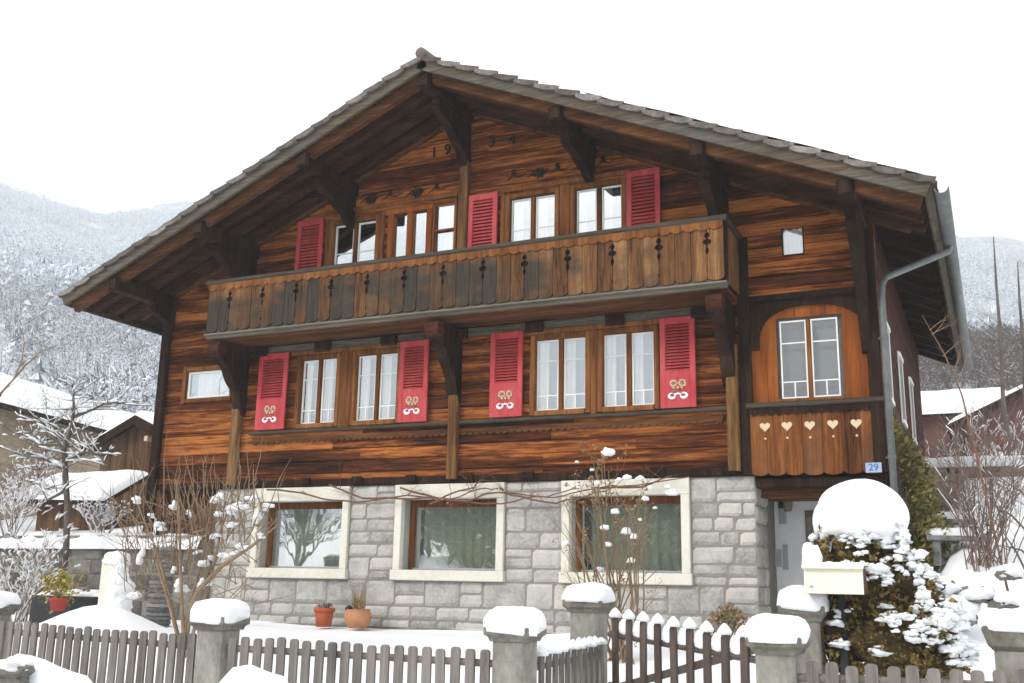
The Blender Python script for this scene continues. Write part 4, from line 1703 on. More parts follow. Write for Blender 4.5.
# tiles: overlapping courses with a wavy section
NC = 22
til = MB()
vg = MB()
cw = LEN / NC
for side in (-1, 1):
    for k in range(NC):
        u0, u1 = k * cw, (k + 1) * cw + 0.05
        ny = 110

        def fn(i, j, low):
            y = YF - 0.02 + (YB - YF + 0.04) * i / ny
            wv = 0.014 * math.sin(2 * math.pi * y / 0.3)
            u = u0 if j == 0 else u1
            v = (-0.075 if j == 0 else -0.022) + wv
            return roofpt(side, u, v - (0.03 if low else 0), y)
        vs_ = [fn(i, j, lw) for lw in (0, 1) for j in (0, 1) for i in range(ny + 1)]
        n1 = ny + 1
        fs_ = []
        for i in range(ny):
            fs_.append((i, i + 1, n1 + i + 1, n1 + i))
            fs_.append((2 * n1 + i, 3 * n1 + i, 3 * n1 + i + 1, 2 * n1 + i + 1))
            fs_.append((n1 + i, n1 + i + 1, 3 * n1 + i + 1, 3 * n1 + i))
        fs_.append((0, n1, 3 * n1, 2 * n1))
        fs_.append((ny, 2 * n1 + ny, 3 * n1 + ny, n1 + ny))
        til.add(vs_, fs_)
        # verge tile: hangs over the barge board with a curved lip
        o_ = [(u0, -0.045), (u1 - 0.01, 0.004)]
        for j in range(7):
            t = 1 - j / 6
            o_.append((u0 + (u1 - 0.01 - u0) * t, -0.072 + 0.046 * t - 0.038 * math.sin(math.pi * min(1, t * 1.0)) * (0.8 + 0.4 * rnd.random()) - 0.02))
        yv = rnd.uniform(-.008, .008)
        n = len(o_)
        vs_ = [roofpt(side, a, b, YF - 0.055 + yv) for a, b in o_] + [roofpt(side, a, b, YF - 0.022) for a, b in o_]
        fs_ = [tuple(range(n)), tuple(range(n, 2 * n))[::-1]] + [(i, n + i, n + (i + 1) % n, (i + 1) % n) for i in range(n)]
        vg.add(vs_, fs_)
piece(til, 'roof_tile', M['tile'], roof, True)
piece(vg, 'verge_tile', M['verge'], roof)
mb = MB()
y = YF - 0.06
while y < YB:
    mb.tube([(RX, y, RZ - 0.0), (RX, y + 0.4, RZ + 0.02)], [0.09, 0.11], 12)
    y += 0.38
piece(mb, 'ridge_tile', M['verge'], roof, True)
# snow lying on the tiles, thicker towards the eaves
mb = MB()
for side in (-1, 1):
    def fn(u_, v_):
        u = (0.8 + (LEN - 0.85) * u_) if side < 0 else (3.0 + (LEN - 3.06) * u_)
        y = YF - 0.03 + (YB - YF - 0.05) * v_
        e = min(1, min(u_, 1 - u_) * 14, min(v_, 1 - v_) * 40)
        t = (0.02 + 0.12 * min(1, max(0, u_ * 1.9 - 0.1))) * e + 0.02 * mnoise.noise(Vector((u * 1.5, y * 1.5, side)))
        return roofpt(side, u, 0.0 + max(t, -0.05), y)
    mb.grid(fn, 40, 60)
piece(mb, 'roof_snow', M['snow'], roof, True)
# eaves fascia
for side in (-1, 1):
    mb = MB()
    slab(mb, side, LEN - 0.02, LEN + 0.01, YF + 0.06, YB, -0.24, -0.08)
    piece(mb, 'eaves_fascia', M['barge'], roof)
# gutter on the right eave
gut = sub('gutter')
mb = MB()
gxx = RX + (LEN + 0.09) * CT
gzz = RZ - LEN * ST - 0.15
prof = []
for i in range(9):
    a = math.pi + math.pi * i / 8
    prof.append((gxx + 0.085 * math.cos(a), gzz + 0.085 * math.sin(a)))
for i in range(9):
    a = 2 * math.pi - math.pi * i / 8
    prof.append((gxx + 0.075 * math.cos(a), gzz + 0.075 * math.sin(a) + 0.004))
mb.prism(prof, XZ, YF - 0.03, YB)
piece(mb, 'gutter_trough', M['metal'], gut, True)
dp = sub('downpipe')
mb = MB()
pp = [(gxx, 15.0, gzz - 0.07), (gxx - 0.02, 14.97, gzz - 0.16), (-1.12, 14.44, 5.78), (-1.17, 14.36, 5.66), (-1.18, 14.33, 5.5), (-1.18, 14.33, 0.8)]
mb.tube(pp, 0.046, 12)
piece(mb, 'pipe', M['metal'], dp, True)
mb = MB()
for z in (4.9, 3.3, 2.2):
    mb.tube([(-1.18, 14.33, z), (-1.18, 14.33, z + 0.04)], 0.056, 12)
    mb.box(-1.26, -1.2, 14.36, 14.5, z + 0.005, z + 0.03)
piece(mb, 'pipe_clip', M['metal'], dp)

# ================================================================== THE YARD
def snowcap(name, x0, x1, y0, y1, z, h, parent=None, seed=0, over=0.02, sq=5):
    """rounded cushion of snow on a rectangular top"""
    mb = MB()
    cx, cy = (x0 + x1) / 2, (y0 + y1) / 2
    rx, ry = (x1 - x0) / 2 + over, (y1 - y0) / 2 + over
    prof = [(0.97, -0.02), (1.0, 0.12), (1.0, 0.32), (0.95, 0.55), (0.85, 0.76), (0.66, 0.91), (0.4, 0.985), (0.12, 1.0)]
    n = 28
    vs_ = []
    for r, t in prof:
        for k in range(n):
            a = 2 * math.pi * k / n
            ca, sa = math.cos(a), math.sin(a)
            p_ = sq if r > 0.8 else 3
            m_ = (abs(ca) ** p_ + abs(sa) ** p_) ** (-1 / p_)
            q = 1 + 0.06 * mnoise.noise(Vector((ca * 1.6 + seed, sa * 1.6, t * 2 + seed * 2.3))) + 0.035 * mnoise.noise(Vector((ca * 5 + seed, sa * 5, t * 6)))
            if t < 0.2:
                t = t - 0.10 * max(0, mnoise.noise(Vector((ca * 1.9, sa * 1.9, seed))))
            vs_.append((cx + rx * r * ca * m_ * q, cy + ry * r * sa * m_ * q, z + h * t * (1 + 0.16 * mnoise.noise(Vector((ca * r * 1.5 + seed * 5, sa * r * 1.5, 3.3))) + 0.05 * mnoise.noise(Vector((ca * r * 5 + seed * 5, sa * r * 5, 1.3))))))
    m = len(prof)
    fs_ = [(i * n + k, i * n + (k + 1) % n, (i + 1) * n + (k + 1) % n, (i + 1) * n + k) for i in range(m - 1) for k in range(n)]
    fs_.append(tuple(range((m - 1) * n, m * n)))
    fs_.append(tuple(range(n))[::-1])
    mb.add(vs_, fs_)
    return mb.build(name, M['snow'], parent, True)


def stone_post(xl, yf, w_, z0, z1, hs, label, group, seed, flare=False):
    xc, yc = xl + w_ / 2, yf + w_ / 2
    zg = hz(xc, yc) - 0.15
    t = empty('stone_post', (xc, yc, zg), label, 'fence post', group)
    mb = MB()
    s = w_ * 0.36
    b = 0.02
    n = 6
    # shaft with slightly worn faces
    prof = [(-s, -s + b), (-s + b, -s), (s - b, -s), (s, -s + b), (s, s - b), (s - b, s), (-s + b, s), (-s, s - b)]
    zs = [zg, zg + (z0 - zg) * 0.5, z0 - 0.001]
    vs_ = []
    for k, z in enumerate(zs):
        for a, c in prof:
            vs_.append((xc + a * (1 + 0.02 * rnd.uniform(-1, 1)), yc + c * (1 + 0.02 * rnd.uniform(-1, 1)), z))
    fs_ = [(i * 8 + k, i * 8 + (k + 1) % 8, (i + 1) * 8 + (k + 1) % 8, (i + 1) * 8 + k) for i in range(2) for k in range(8)] + [tuple(range(8))[::-1], tuple(range(16, 24))]
    mb.add(vs_, fs_)
    mb.build('shaft', M['concrete'], t)
    mb = MB()
    h_ = w_ / 2
    lv = [(0.80 if not flare else 0.72, z0), (0.86, z0 + 0.03), (1.0, z0 + (z1 - z0) * (0.45 if not flare else 0.8)), (1.0, z1 - 0.012), (0.96, z1)]
    vs_ = []
    for q, z in lv:
        hh = h_ * q
        for a, c in ((-1, -1), (1, -1), (1, 1), (-1, 1)):
            for dx, dy in (((0, 0.06), (0.06, 0)) if a * c > 0 else ((0.06, 0), (0, 0.06))):
                vs_.append((xc + a * (hh - dx * hh), yc + c * (hh - dy * hh), z + rnd.uniform(-.003, .003)))
    m = len(lv)
    fs_ = [(i * 8 + k, i * 8 + (k + 1) % 8, (i + 1) * 8 + (k + 1) % 8, (i + 1) * 8 + k) for i in range(m - 1) for k in range(8)] + [tuple(range(8))[::-1], tuple(range((m - 1) * 8, m * 8))]
    mb.add(vs_, fs_)
    mb.build('cap', M['capstone'], t)
    snowcap('snow_cap', xc - h_, xc + h_, yc - h_, yc + h_, z1 - 0.005, hs, t, seed)
    return t


PG = 'stone posts along the garden fence'
p0 = at(22, 603, 7.68)[0]
stone_post(p0 - 0.38, 7.3, 0.38, 1.22, 1.33, 0.12, 'snow capped stone post cut off at the left edge, left end of the fence', PG, 1)
stone_post(at(188, 617, 7.3)[0], 7.3, 0.38, 1.17, 1.29, 0.15, 'snow capped stone post between the two long grey picket fences on the left', PG, 2)
stone_post(at(483, 626, 7.3)[0], 7.3, 0.37, 1.185, 1.295, 0.15, 'lower snow capped stone post in front, left of the taller gate post', PG, 3)
stone_post(at(562, 600, 9.5)[0], 9.5, 0.40, 1.36, 1.475, 0.16, 'taller snow capped stone post on the left of the dark gate', PG, 4)
stone_post(at(745, 636, 7.3)[0], 7.3, 0.37, 1.18, 1.295, 0.15, 'snow capped stone post in front of the open end of the gate', PG, 5)
stone_post(at(777, 604, 9.5)[0], 9.5, 0.40, 1.34, 1.475, 0.17, 'taller snow capped stone post standing just before the mailbox', PG, 6)
stone_post(at(981, 627, 7.5)[0], 7.5, 0.46, 1.25, 1.405, 0.10, 'flared stone post cut off at the right edge of the photo', PG, 7, True)

PK = {}


def picket_mesh(h, w_, t, mat, point=False):
    k = (round(h, 2), w_, mat, point)
    if k in PK:
        return PK[k]
    mb = MB()
    c = w_ * 0.28
    if point:
        o_ = [(-w_ / 2, 0), (w_ / 2, 0), (w_ / 2, h - 0.03), (w_ * .2, h), (-w_ * .2, h), (-w_ / 2, h - 0.03)]
    else:
        o_ = [(-w_ / 2, 0), (w_ / 2, 0), (w_ / 2, h - c), (w_ / 2 - c * .35, h - c * .3), (w_ / 2 - c, h), (-w_ / 2 + c, h), (-w_ / 2 + c * .35, h - c * .3), (-w_ / 2, h - c)]
    mb.prism(o_, XZ, -t / 2, t / 2)
    o = mb.build('picket', M[mat])
    me = o.data
    bpy.data.objects.remove(o)
    PK[k] = me
    return me


def fence(name, label, cat, A, B, ztop, n, w_, mat, group=None, point=False, raildrop=0.10, snow=0.0, ragged=0.012, brace=False, zb=None, railr=0.028):
    A = Vector((A[0], A[1], 0))
    B = Vector((B[0], B[1], 0))
    d = (B - A)
    L = d.length
    ang = math.atan2(d.y, d.x)
    zg = min(hz(A.x, A.y), hz(B.x, B.y)) if zb is None else zb
    t = empty(name, (A.x, A.y, zg), label, cat, group)
    t.rotation_euler = (0, 0, ang)
    # everything below is built in the fence's own frame: x along it, y across
    za, zb_ = ztop if isinstance(ztop, tuple) else (ztop, ztop)
    S = MB()
    for i in range(n):
        x = L * (i + 0.5) / n
        zt = za + (zb_ - za) * (i + 0.5) / n + rnd.uniform(-ragged, ragged)
        h = zt - zg - 0.06
        me = picket_mesh(round(h, 2), w_, 0.022, mat, point)
        o = bpy.data.objects.new('picket', me)
        COL.objects.link(o)
        o.parent = t
        o.location = (x + rnd.uniform(-.004, .004), -0.035, 0.06)
        o.rotation_euler = (0, rnd.uniform(-.012, .012), 0)
        if snow:
            zz = zt - zg
            S.lathe([(w_ * 0.62, -0.012), (w_ * 0.72, 0.012), (w_ * 0.5, snow * 0.55), (w_ * 0.2, snow * 0.9), (0.006, snow)], (x, -0.035, zz), 10)
    for dz in (raildrop, 0.62):
        mb = MB()
        z0_, z1_ = za - dz - zg, zb_ - dz - zg
        mb.tube([(-0.04, 0.0, z0_), (L + 0.04, 0.0, z1_)], railr, 8)
        mb_o = mb.build('rail', M[mat], None)
        mb_o.parent = t
        if snow and dz == raildrop:
            for i in range(n):
                xa, xb = L * i / n - L / n * 0.30, L * i / n + L / n * 0.30
                if i == 0:
                    continue
                zz = z0_ + (z1_ - z0_) * i / n
                S.blob(((xa + xb) / 2, -0.0, zz + 0.075), (xb - xa) * 0.85, 0.035, 0.085 + rnd.uniform(0, .015), i, 8, 6, 0.15, -0.75)
    if brace:
        mb = MB()
        mb.cbox(0, 1, 0, 0.03, 0, 0.06, 0.008)
        vv = []
        p0_, p1_ = Vector((0.15, 0.0, za - 0.62 - zg)), Vector((L + 0.02, 0.0, za - 0.17 - zg))
        mb = MB()
        dd = (p1_ - p0_)
        nn = Vector((-dd.z, 0, dd.x)).normalized() * 0.03
        q = [(p0_ - nn), (p1_ - nn), (p1_ + nn), (p0_ + nn)]
        mb.prism([(a.x, a.z) for a in q], XZ, -0.02, 0.012)
        o = mb.build('brace', M[mat], None)
        o.parent = t
    if snow:
        o = S.build('snow', M['snow'], None, True)
        o.parent = t
    return t


FG = 'grey picket fences along the garden'
x1 = at(188, 617, 7.3)[0]
x2 = at(483, 626, 7.3)[0]
x4 = at(745, 636, 7.3)[0]
fence('picket_fence', 'grey picket fence at the far left, in front of the snow mound', 'fence', (p0 + 0.02, 7.45), (x1 + 0.03, 7.45), (1.17, 1.12), 22, 0.078, 'picket', FG)
fence('picket_fence', 'long grey picket fence in front of the two flower pots', 'fence', (x1 + 0.36, 7.45), (x2 + 0.03, 7.45), (1.125, 1.115), 20, 0.078, 'picket', FG)
fence('picket_fence', 'short grey picket fence running back between the low post and the taller gate post', 'fence', (x2 + 0.24, 7.72), (x2 + 0.14, 9.5), (1.08, 1.10), 11, 0.085, 'picket', FG, snow=0.05)
fence('picket_fence', 'grey picket fence at the right, in front of the snowy round bush', 'fence', (x4 + 0.36, 7.42), (0.5, 7.42), (1.135, 1.15), 14, 0.08, 'picket', FG, snow=0.0)
g0 = at(612, 640, 9.45)
fence('garden_gate', 'dark brown picket gate with pointed snow caps and a slanted brace', 'gate', (g0[0] + 0.0, 9.45), (at(757, 640, 8.15)[0], 8.15), (1.345, 1.255), 9, 0.085, 'gate', None, True, 0.17, 0.075, 0.004, True)


# ---------------------------------------------------------------- plants
def grow(segs, r, p, d, L, rad, depth, spread=0.55, kids=3, up=0.12, jit=0.22, ratio=0.62, steps=4, tips=None):
    pts = [p.copy()]
    rads = [rad]
    q = p.copy()
    dd = d.normalized()
    for i in range(steps):
        dd = (dd + Vector((r.gauss(0, jit), r.gauss(0, jit), r.gauss(0, jit * 0.6) + up)) * 0.5).normalized()
        q = q + dd * (L / steps)
        pts.append(q.copy())
        rads.append(rad * (1 - 0.62 * (i + 1) / steps))
        if depth > 0 and i >= (1 if depth > 1 else 0):
            for k in range(kids if i == steps - 1 else max(1, kids - 1)):
                a = Vector((r.gauss(0, 1), r.gauss(0, 1), r.gauss(0, 0.5))).normalized()
                nd = (dd + a * spread * r.uniform(0.7, 1.3)).normalized()
                grow(segs, r, q, nd, L * ratio * r.uniform(0.7, 1.15), max(0.0022, rads[-1] * 0.62), depth - 1, spread, kids, up, jit, ratio, steps, tips)
    segs.append((pts, rads))
    if depth == 0 and tips is not None:
        tips.append((pts[-1], dd))


def segs_obj(name, segs, mat, parent, n=5, minr=0.0):
    mb = MB()
    for pts, rads in segs:
        if rads[0] < minr:
            continue
        mb.tube(pts, rads, n if rads[0] > 0.012 else 3, cap=False)
    return mb.build(name, M[mat], parent, True)


def snow_on(segs, parent, r, minr=0.006, prob=0.8, thick=1.0, extra=0.012):
    mb = MB()
    for pts, rads in segs:
        for i in range(len(pts) - 1):
            a, b = pts[i], pts[i + 1]
            d = b - a
            if d.length < 1e-4 or rads[i] < minr or r.random() > prob:
                continue
            hor = math.hypot(d.x, d.y) / d.length
            if hor < 0.35:
                continue
            rr = (rads[i] * 0.9 + extra) * thick * hor
            o = Vector((0, 0, rads[i] * 0.8 + rr * 0.35))
            mid = (a + b) / 2 + Vector((r.gauss(0, .01), r.gauss(0, .01), 0.004))
            mb.tube([a + o, mid + o + Vector((0, 0, rr * .3)), b + o], [rr * 0.6, rr * r.uniform(0.9, 1.4), rr * 0.55], 6)
    return mb.build('snow', M['snow'], parent, True)


def leaf_cards(mb, c, n, rad, size, r, flat=1.0):
    for i in range(n):
        d = Vector((r.gauss(0, 1), r.gauss(0, 1), r.gauss(0, 1) * flat))
        d = d.normalized() * rad * (r.random() ** 0.45)
        p = Vector(c) + d
        a = Vector((r.gauss(0, 1), r.gauss(0, 1), r.gauss(0, 1))).normalized()
        b = a.orthogonal().normalized()
        e = a.cross(b)
        s = size * r.uniform(0.6, 1.3)
        mb.add([p - b * s * 0.5, p + e * s * 0.32 + a * s * .1, p + b * s * 0.6, p - e * s * 0.32 + a * s * .1], [(0, 1, 2, 3)])


# --- bare shrub by the left fence, long upright shoots, lumps of snow
r = random.Random(21)
base = atv(186, 640, 9.9)
base.z = hz(base.x, base.y) - 0.05
t = empty('garden_shrub', base, 'tall bare tan shrub with upright shoots and lumps of snow behind the left fences', 'shrub')
segs = []
main = [atv(184, 626, 9.9), atv(198, 590, 9.9), atv(222, 566, 9.95), atv(252, 546, 10.0), atv(279, 524, 10.1)]
segs.append(([base] + main, [0.035, 0.033, 0.03, 0.026, 0.02, 0.008]))
for px, py, px2, py2, yy in ((168, 600, 150, 520, 10.0), (192, 600, 212, 500, 10.1), (180, 560, 176, 480, 9.8), (160, 560, 136, 500, 10.2), (215, 560, 232, 500, 10.0)):
    segs.append(([base, atv(px, py, yy), atv((px + px2) / 2 + r.uniform(-5, 5), (py + py2) / 2, yy), atv(px2, py2, yy + 0.1)], [0.024, 0.02, 0.014, 0.007]))
for k in range(105):
    # shoots start on the low framework and run almost straight up
    sx = r.uniform(122, 262)
    sy = r.uniform(505, 600) if sx < 215 else r.uniform(500, 550)
    tx = sx + (sx - 185) * r.uniform(-0.05, 0.32) + r.gauss(0, 9)
    ty = r.uniform(432, 500) if r.random() < 0.6 else r.uniform(470, 540)
    yy = r.uniform(9.6, 10.5)
    a, b = atv(sx, sy, yy), atv(tx, ty, yy + r.uniform(-.1, .2))
    m1 = a.lerp(b, 0.35) + Vector((r.gauss(0, .05), r.gauss(0, .04), 0))
    m2 = a.lerp(b, 0.7) + Vector((r.gauss(0, .05), r.gauss(0, .04), 0))
    segs.append(([a, m1, m2, b], [0.0085, 0.0075, 0.006, 0.003]))
for k in range(130):
    sx, sy = r.uniform(125, 262), r.uniform(495, 610)
    yy = r.uniform(9.7, 10.4)
    a = atv(sx, sy, yy)
    dd = Vector((r.gauss(0, 1), r.gauss(0, .6), r.uniform(.1, 1.0)))
    grow(segs, r, a, dd, r.uniform(.2, .5), 0.007, 1, 0.7, 2, 0.05, 0.25, 0.6, 3)
segs_obj('branch', segs, 'twig', t)
mb = MB()
for i, (px, py, wpx, hpx) in enumerate(((139, 502, 6, 5), (176, 507, 6, 5), (216, 500, 6, 8), (240, 507, 16, 8), (227, 511, 10, 8), (254, 500, 9, 4), (216, 535, 8, 5), (226, 557, 9, 5), (242, 547, 7, 5), (206, 563, 8, 6), (140, 559, 6, 11), (133, 596, 9, 7), (179, 589, 8, 9), (203, 582, 7, 8), (161, 525, 7, 5), (260, 515, 8, 5), (270, 507, 6, 4), (150, 516, 4, 3), (190, 515, 4, 4), (233, 524, 6, 4), (176, 570, 4, 5), (262, 536, 5, 3), (150, 545, 4, 4), (168, 540, 4, 3), (196, 552, 4, 3))):
    c = at(px, py, 9.98)
    k = 12.0 / FPX
    for q_ in range(3):
        mb.blob(Vector(c) + Vector((r.gauss(0, .45) * wpx * k, r.gauss(0, .03), r.gauss(0, .35) * hpx * k)), wpx * k * r.uniform(.4, .75), min(wpx, 9) * k * .6, hpx * k * r.uniform(.45, .75), i * 3 + q_, 12, 8, 0.6, -0.5)
mb.build('snow', M['snow'], t, True)

# --- shrub with dry flower heads before the third ground floor window
r = random.Random(5)
base = atv(622, 640, 11.6)
base.z = hz(base.x, base.y) - 0.05
t = empty('hydrangea_shrub', base, 'bare shrub with tan dried flower heads and snow dots before the right ground floor window', 'shrub')
segs = []
heads = MB()
tips = []
for k in range(30):
    tx = r.gauss(612, 32)
    tx = min(max(tx, 563), 668)
    ty = 452 + abs(tx - 605) * 0.75 + r.random() ** 1.5 * 95
    yy = 11.6 + r.uniform(-.45, .5)
    a = base + Vector((r.gauss(0, .16), r.gauss(0, .12), 0))
    b = atv(tx, ty, yy)
    m1 = a.lerp(b, 0.4) + Vector((r.gauss(0, .06), r.gauss(0, .05), 0))
    m2 = a.lerp(b, 0.75) + Vector((r.gauss(0, .05), r.gauss(0, .05), 0))
    segs.append(([a, m1, m2, b], [0.012, 0.010, 0.008, 0.004]))
    for q in range(r.choice((2, 3, 4))):
        s = m1.lerp(b, r.uniform(0.1, 0.95))
        grow(segs, r, s, (b - a).normalized() + Vector((r.gauss(0, .6), r.gauss(0, .5), 0)), r.uniform(.14, .4), 0.0055, 1, 0.7, 2, 0.1, 0.2, 0.6, 3, tips)
    tips.append((b, None))
for p, d in tips:
    if p.z > 2.5 and r.random() < 0.7 or r.random() < 0.10:
        leaf_cards(heads, p, r.randint(4, 11), r.uniform(.03, .065), 0.034, r)
for k in range(110):
    leaf_cards(heads, base + Vector((r.gauss(0, .35), r.gauss(0, .2), r.uniform(.2, 1.0))), 3, .05, .03, r)
segs_obj('branch', segs, 'twig', t)
heads.build('dried_flower', M['dryleaf'], t)
mb = MB()
for i, (px, py, wpx) in enumerate(((608, 453, 6), (627, 478, 4), (640, 479, 4), (619, 480, 3), (672, 493, 5), (645, 499, 3.5), (626, 532, 5), (634, 537, 4), (608, 545, 3.5), (605, 528, 4), (615, 512, 4), (631, 561, 4), (597, 483, 3), (566, 544, 4), (577, 462, 2), (592, 470, 2), (655, 508, 2), (640, 520, 2), (600, 570, 4), (650, 488, 3), (668, 487, 3))):
    c = at(px, py, 11.55)
    k = 13.3 / FPX
    mb.blob(c, wpx * k, wpx * k, wpx * k * 0.75, i + 40, 9, 7, 0.45, -0.5)
mb.build('snow', M['snow'], t, True)

# --- climbing vine along the top of the stone base
r = random.Random(9)
root = atv(500, 505, WY - 0.1)
t = empty('climbing_vine', root, 'brown leafless vine trained along the top of the stone wall', 'vine')
segs = []
for path in ([(268, 489), (300, 493), (330, 500), (370, 501), (410, 495), (450, 499), (478, 490), (500, 487)], [(330, 487), (360, 498), (400, 498), (440, 497), (472, 503), (505, 503), (540, 500), (560, 494), (600, 487), (640, 486)],
             [(400, 489), (440, 500), (470, 501), (490, 494), (520, 492), (545, 497), (575, 488)], [(430, 505), (452, 495), (475, 487), (482, 482)], [(500, 486), (520, 497), (555, 502), (590, 494), (615, 488), (690, 477)], [(600, 489), (640, 487), (672, 478)]):
    pts = []
    for a, b in path:
        yy = WY - 0.14 - r.random() * 0.05
        pts.append(atv(a + r.gauss(0, 1.5), b + r.gauss(0, 1.2), yy))
    fine = []
    for i in range(len(pts) - 1):
        for k in range(3):
            fine.append(pts[i].lerp(pts[i + 1], k / 3) + Vector((0, r.uniform(-.02, .01), r.gauss(0, .010))))
    fine.append(pts[-1])
    segs.append((fine, [0.017 - 0.009 * i / len(fine) for i in range(len(fine))]))
    for k in range(7):
        s = fine[r.randrange(len(fine))]
        grow(segs, r, s, Vector((r.gauss(0, 1), -0.1, r.gauss(0.2, .5))), r.uniform(.15, .4), 0.006, 1, 0.7, 2, 0.0, 0.3, 0.6, 3)
segs_obj('stem', segs, 'vine', t)
mb = MB()
for px, py in ((440, 500), (500, 491), (506, 488), (530, 497), (448, 503), (470, 508)):
    leaf_cards(mb, at(px, py, WY - 0.17), 5, 0.06, 0.05, r)
mb.build('dead_leaf', M['terra2'], t)['kind'] = 'stuff'

# --- the big snow topped conifer bush on the right
r = random.Random(3)
bc = Vector((-1.03, 10.15, hz(-1.03, 10.15)))
t = empty('conifer_bush', bc, 'big round brown green conifer bush under a tall cap of snow beside the mailbox', 'bush')
LOBES = [((860, 556), 10.15, 0.47, 0.47, 0.50), ((885, 598), 10.2, 0.56, 0.5, 0.45), ((858, 600), 10.0, 0.42, 0.4, 0.55), ((920, 632), 10.1, 0.40, 0.42, 0.40), ((888, 640), 9.95, 0.55, 0.45, 0.42), ((842, 635), 9.95, 0.34, 0.36, 0.45), ((935, 655), 10.05, 0.30, 0.32, 0.24)]
lobes = []
for (px, py), yy, a, b, c in LOBES:
    lobes.append((atv(px, py, yy), a * 0.96, b, c))
nl = MB()
stems = []
sn = MB()


def inside(p, skip, m=0.9):
    for j, (c, a, b, e) in enumerate(lobes):
        if j != skip and ((p.x - c.x) / a) ** 2 + ((p.y - c.y) / b) ** 2 + ((p.z - c.z) / e) ** 2 < m * m:
            return True
    return False


NEED = 0
for li, (c, a, b, e) in enumerate(lobes):
    n = int(900 * (a * b + b * e + a * e) / 0.75)
    for i in range(n):
        d = Vector((r.gauss(0, 1), r.gauss(0, 1), r.gauss(0, 1))).normalized()
        q = (0.84 + 0.20 * mnoise.noise(d * 2.6 + Vector((li * 7, 0, 0)))) * r.uniform(0.86, 1.06)
        p = Vector((c.x + d.x * a * q, c.y + d.y * b * q, c.z + d.z * e * q))
        if inside(p, li, 0.8):
            continue
        # a little fan of scale sprays pointing out and up
        out_d = (d + Vector((0, 0, 0.25)) + Vector((r.gauss(0, .35), r.gauss(0, .35), r.gauss(0, .3)))).normalized()
        for k in range(5):
            od = (out_d + Vector((r.gauss(0, .4), r.gauss(0, .4), r.gauss(0, .3)))).normalized()
            s = od.cross(Vector((r.gauss(0, 1), r.gauss(0, 1), r.gauss(0, 1)))).normalized()
            L = r.uniform(.035, .075)
            w_ = L * 0.26
            nl.add([p - s * w_ * .4, p + od * L * .5 - s * w_, p + od * L, p + od * L * .5 + s * w_, p + s * w_ * .4], [(0, 1, 2, 3, 4)])
        if i % 14 == 0:
            stems.append(([Vector((bc.x + (c.x - bc.x) * .5, c.y, bc.z + 0.1 + (c.z - bc.z) * .4)), c.lerp(p, 0.5), p], [0.012, 0.007, 0.003]))
nl.build('foliage', M['conif'], t)
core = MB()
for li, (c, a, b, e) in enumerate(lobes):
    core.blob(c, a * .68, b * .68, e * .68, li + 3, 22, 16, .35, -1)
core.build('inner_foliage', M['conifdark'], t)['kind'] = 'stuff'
segs_obj('branch', stems + [([bc + Vector((0, 0, -.1)), bc + Vector((0.0, 0, .6)), bc + Vector((.02, 0, 1.2))], [0.06, 0.05, 0.03])], 'bark', t)
# snow: the cap, then lumps caught on the outward sprays
capc = atv(859, 516, 10.1)
vs_, fs_ = [], []
nu, nv = 30, 18
for j in range(nv + 1):
    tt = j / nv
    for k in range(nu):
        a = 2 * math.pi * k / nu
        ca, sa = math.cos(a), math.sin(a)
        rr = 0.42 * math.sin(math.pi * min(1, 0.03 + tt * 0.60)) ** 1.12 * (1 + 0.10 * mnoise.noise(Vector((ca * 3.3, sa * 3.3, tt * 4))))
        zz = 0.32 * math.cos(math.pi * min(1, tt * 0.72)) + (0.015 if tt < 1 else 0)
        drip = (-0.30 * max(0, mnoise.noise(Vector((ca * 2.2, sa * 2.2, 1.2)))) - 0.05 + 0.06 * mnoise.noise(Vector((ca * 5, sa * 5, 3)))) * max(0, tt - 0.55) * 2
        if tt > .93:
            rr *= 0.82
        q = 1 + 0.08 * mnoise.noise(Vector((ca * 1.5, sa * 1.5, tt * 2)))
        vs_.append((capc.x + 0.045 + rr * ca * q - 0.05 * tt, capc.y + rr * sa * q, capc.z + zz + drip))
fs_ = [(j * nu + k, (j + 1) * nu + k, (j + 1) * nu + (k + 1) % nu, j * nu + (k + 1) % nu) for j in range(nv) for k in range(nu)]
sn.add(vs_, fs_)
cnt = 0
tries = 0
while cnt < 820 and tries < 30000:
    tries += 1
    li = r.randrange(len(lobes))
    c, a, b, e = lobes[li]
    d = Vector((r.gauss(0, 1), r.gauss(-0.4, 1), r.gauss(0.45, 0.8))).normalized()
    if d.z < -0.25:
        continue
    p = Vector((c.x + d.x * a * .95, c.y + d.y * b * .95, c.z + d.z * e * .95))
    dens = mnoise.noise(p * 4.2 + Vector((3.1, 5, 0))) + 0.55 * mnoise.noise(p * 11) + 0.45 * d.z + 0.25 * d.x
    if dens < 0.30 - (0.25 if li == 0 and d.z > 0.1 else 0) or inside(p, li, 0.95):
        continue
    s = r.uniform(.010, .026) if r.random() < 0.8 else r.uniform(.026, .045)
    s *= 1 + max(0, dens - .4) * .7
    sn.blob(p, s * r.uniform(.9, 1.9), s * r.uniform(.9, 1.5), s * r.uniform(.55, .95), cnt, 10, 7, 0.9, -0.5)
    cnt += 1
for px, py, s in ((905, 540, .07), (916, 558, .08), (926, 575, .07), (917, 598, .08), (932, 610, .07), (898, 528, .07), (890, 545, .06), (880, 560, .05), (908, 572, .06), (922, 592, .06)):
    for q_ in range(5):
        c = at(px + r.gauss(0, 6), py + r.gauss(0, 6), 9.82)
        sn.blob(c, s * r.uniform(.35, .8), s * .6, s * r.uniform(.3, .6), px + q_, 9, 7, 0.8, -0.6)
sn.build('snow', M['snow'], t, True)

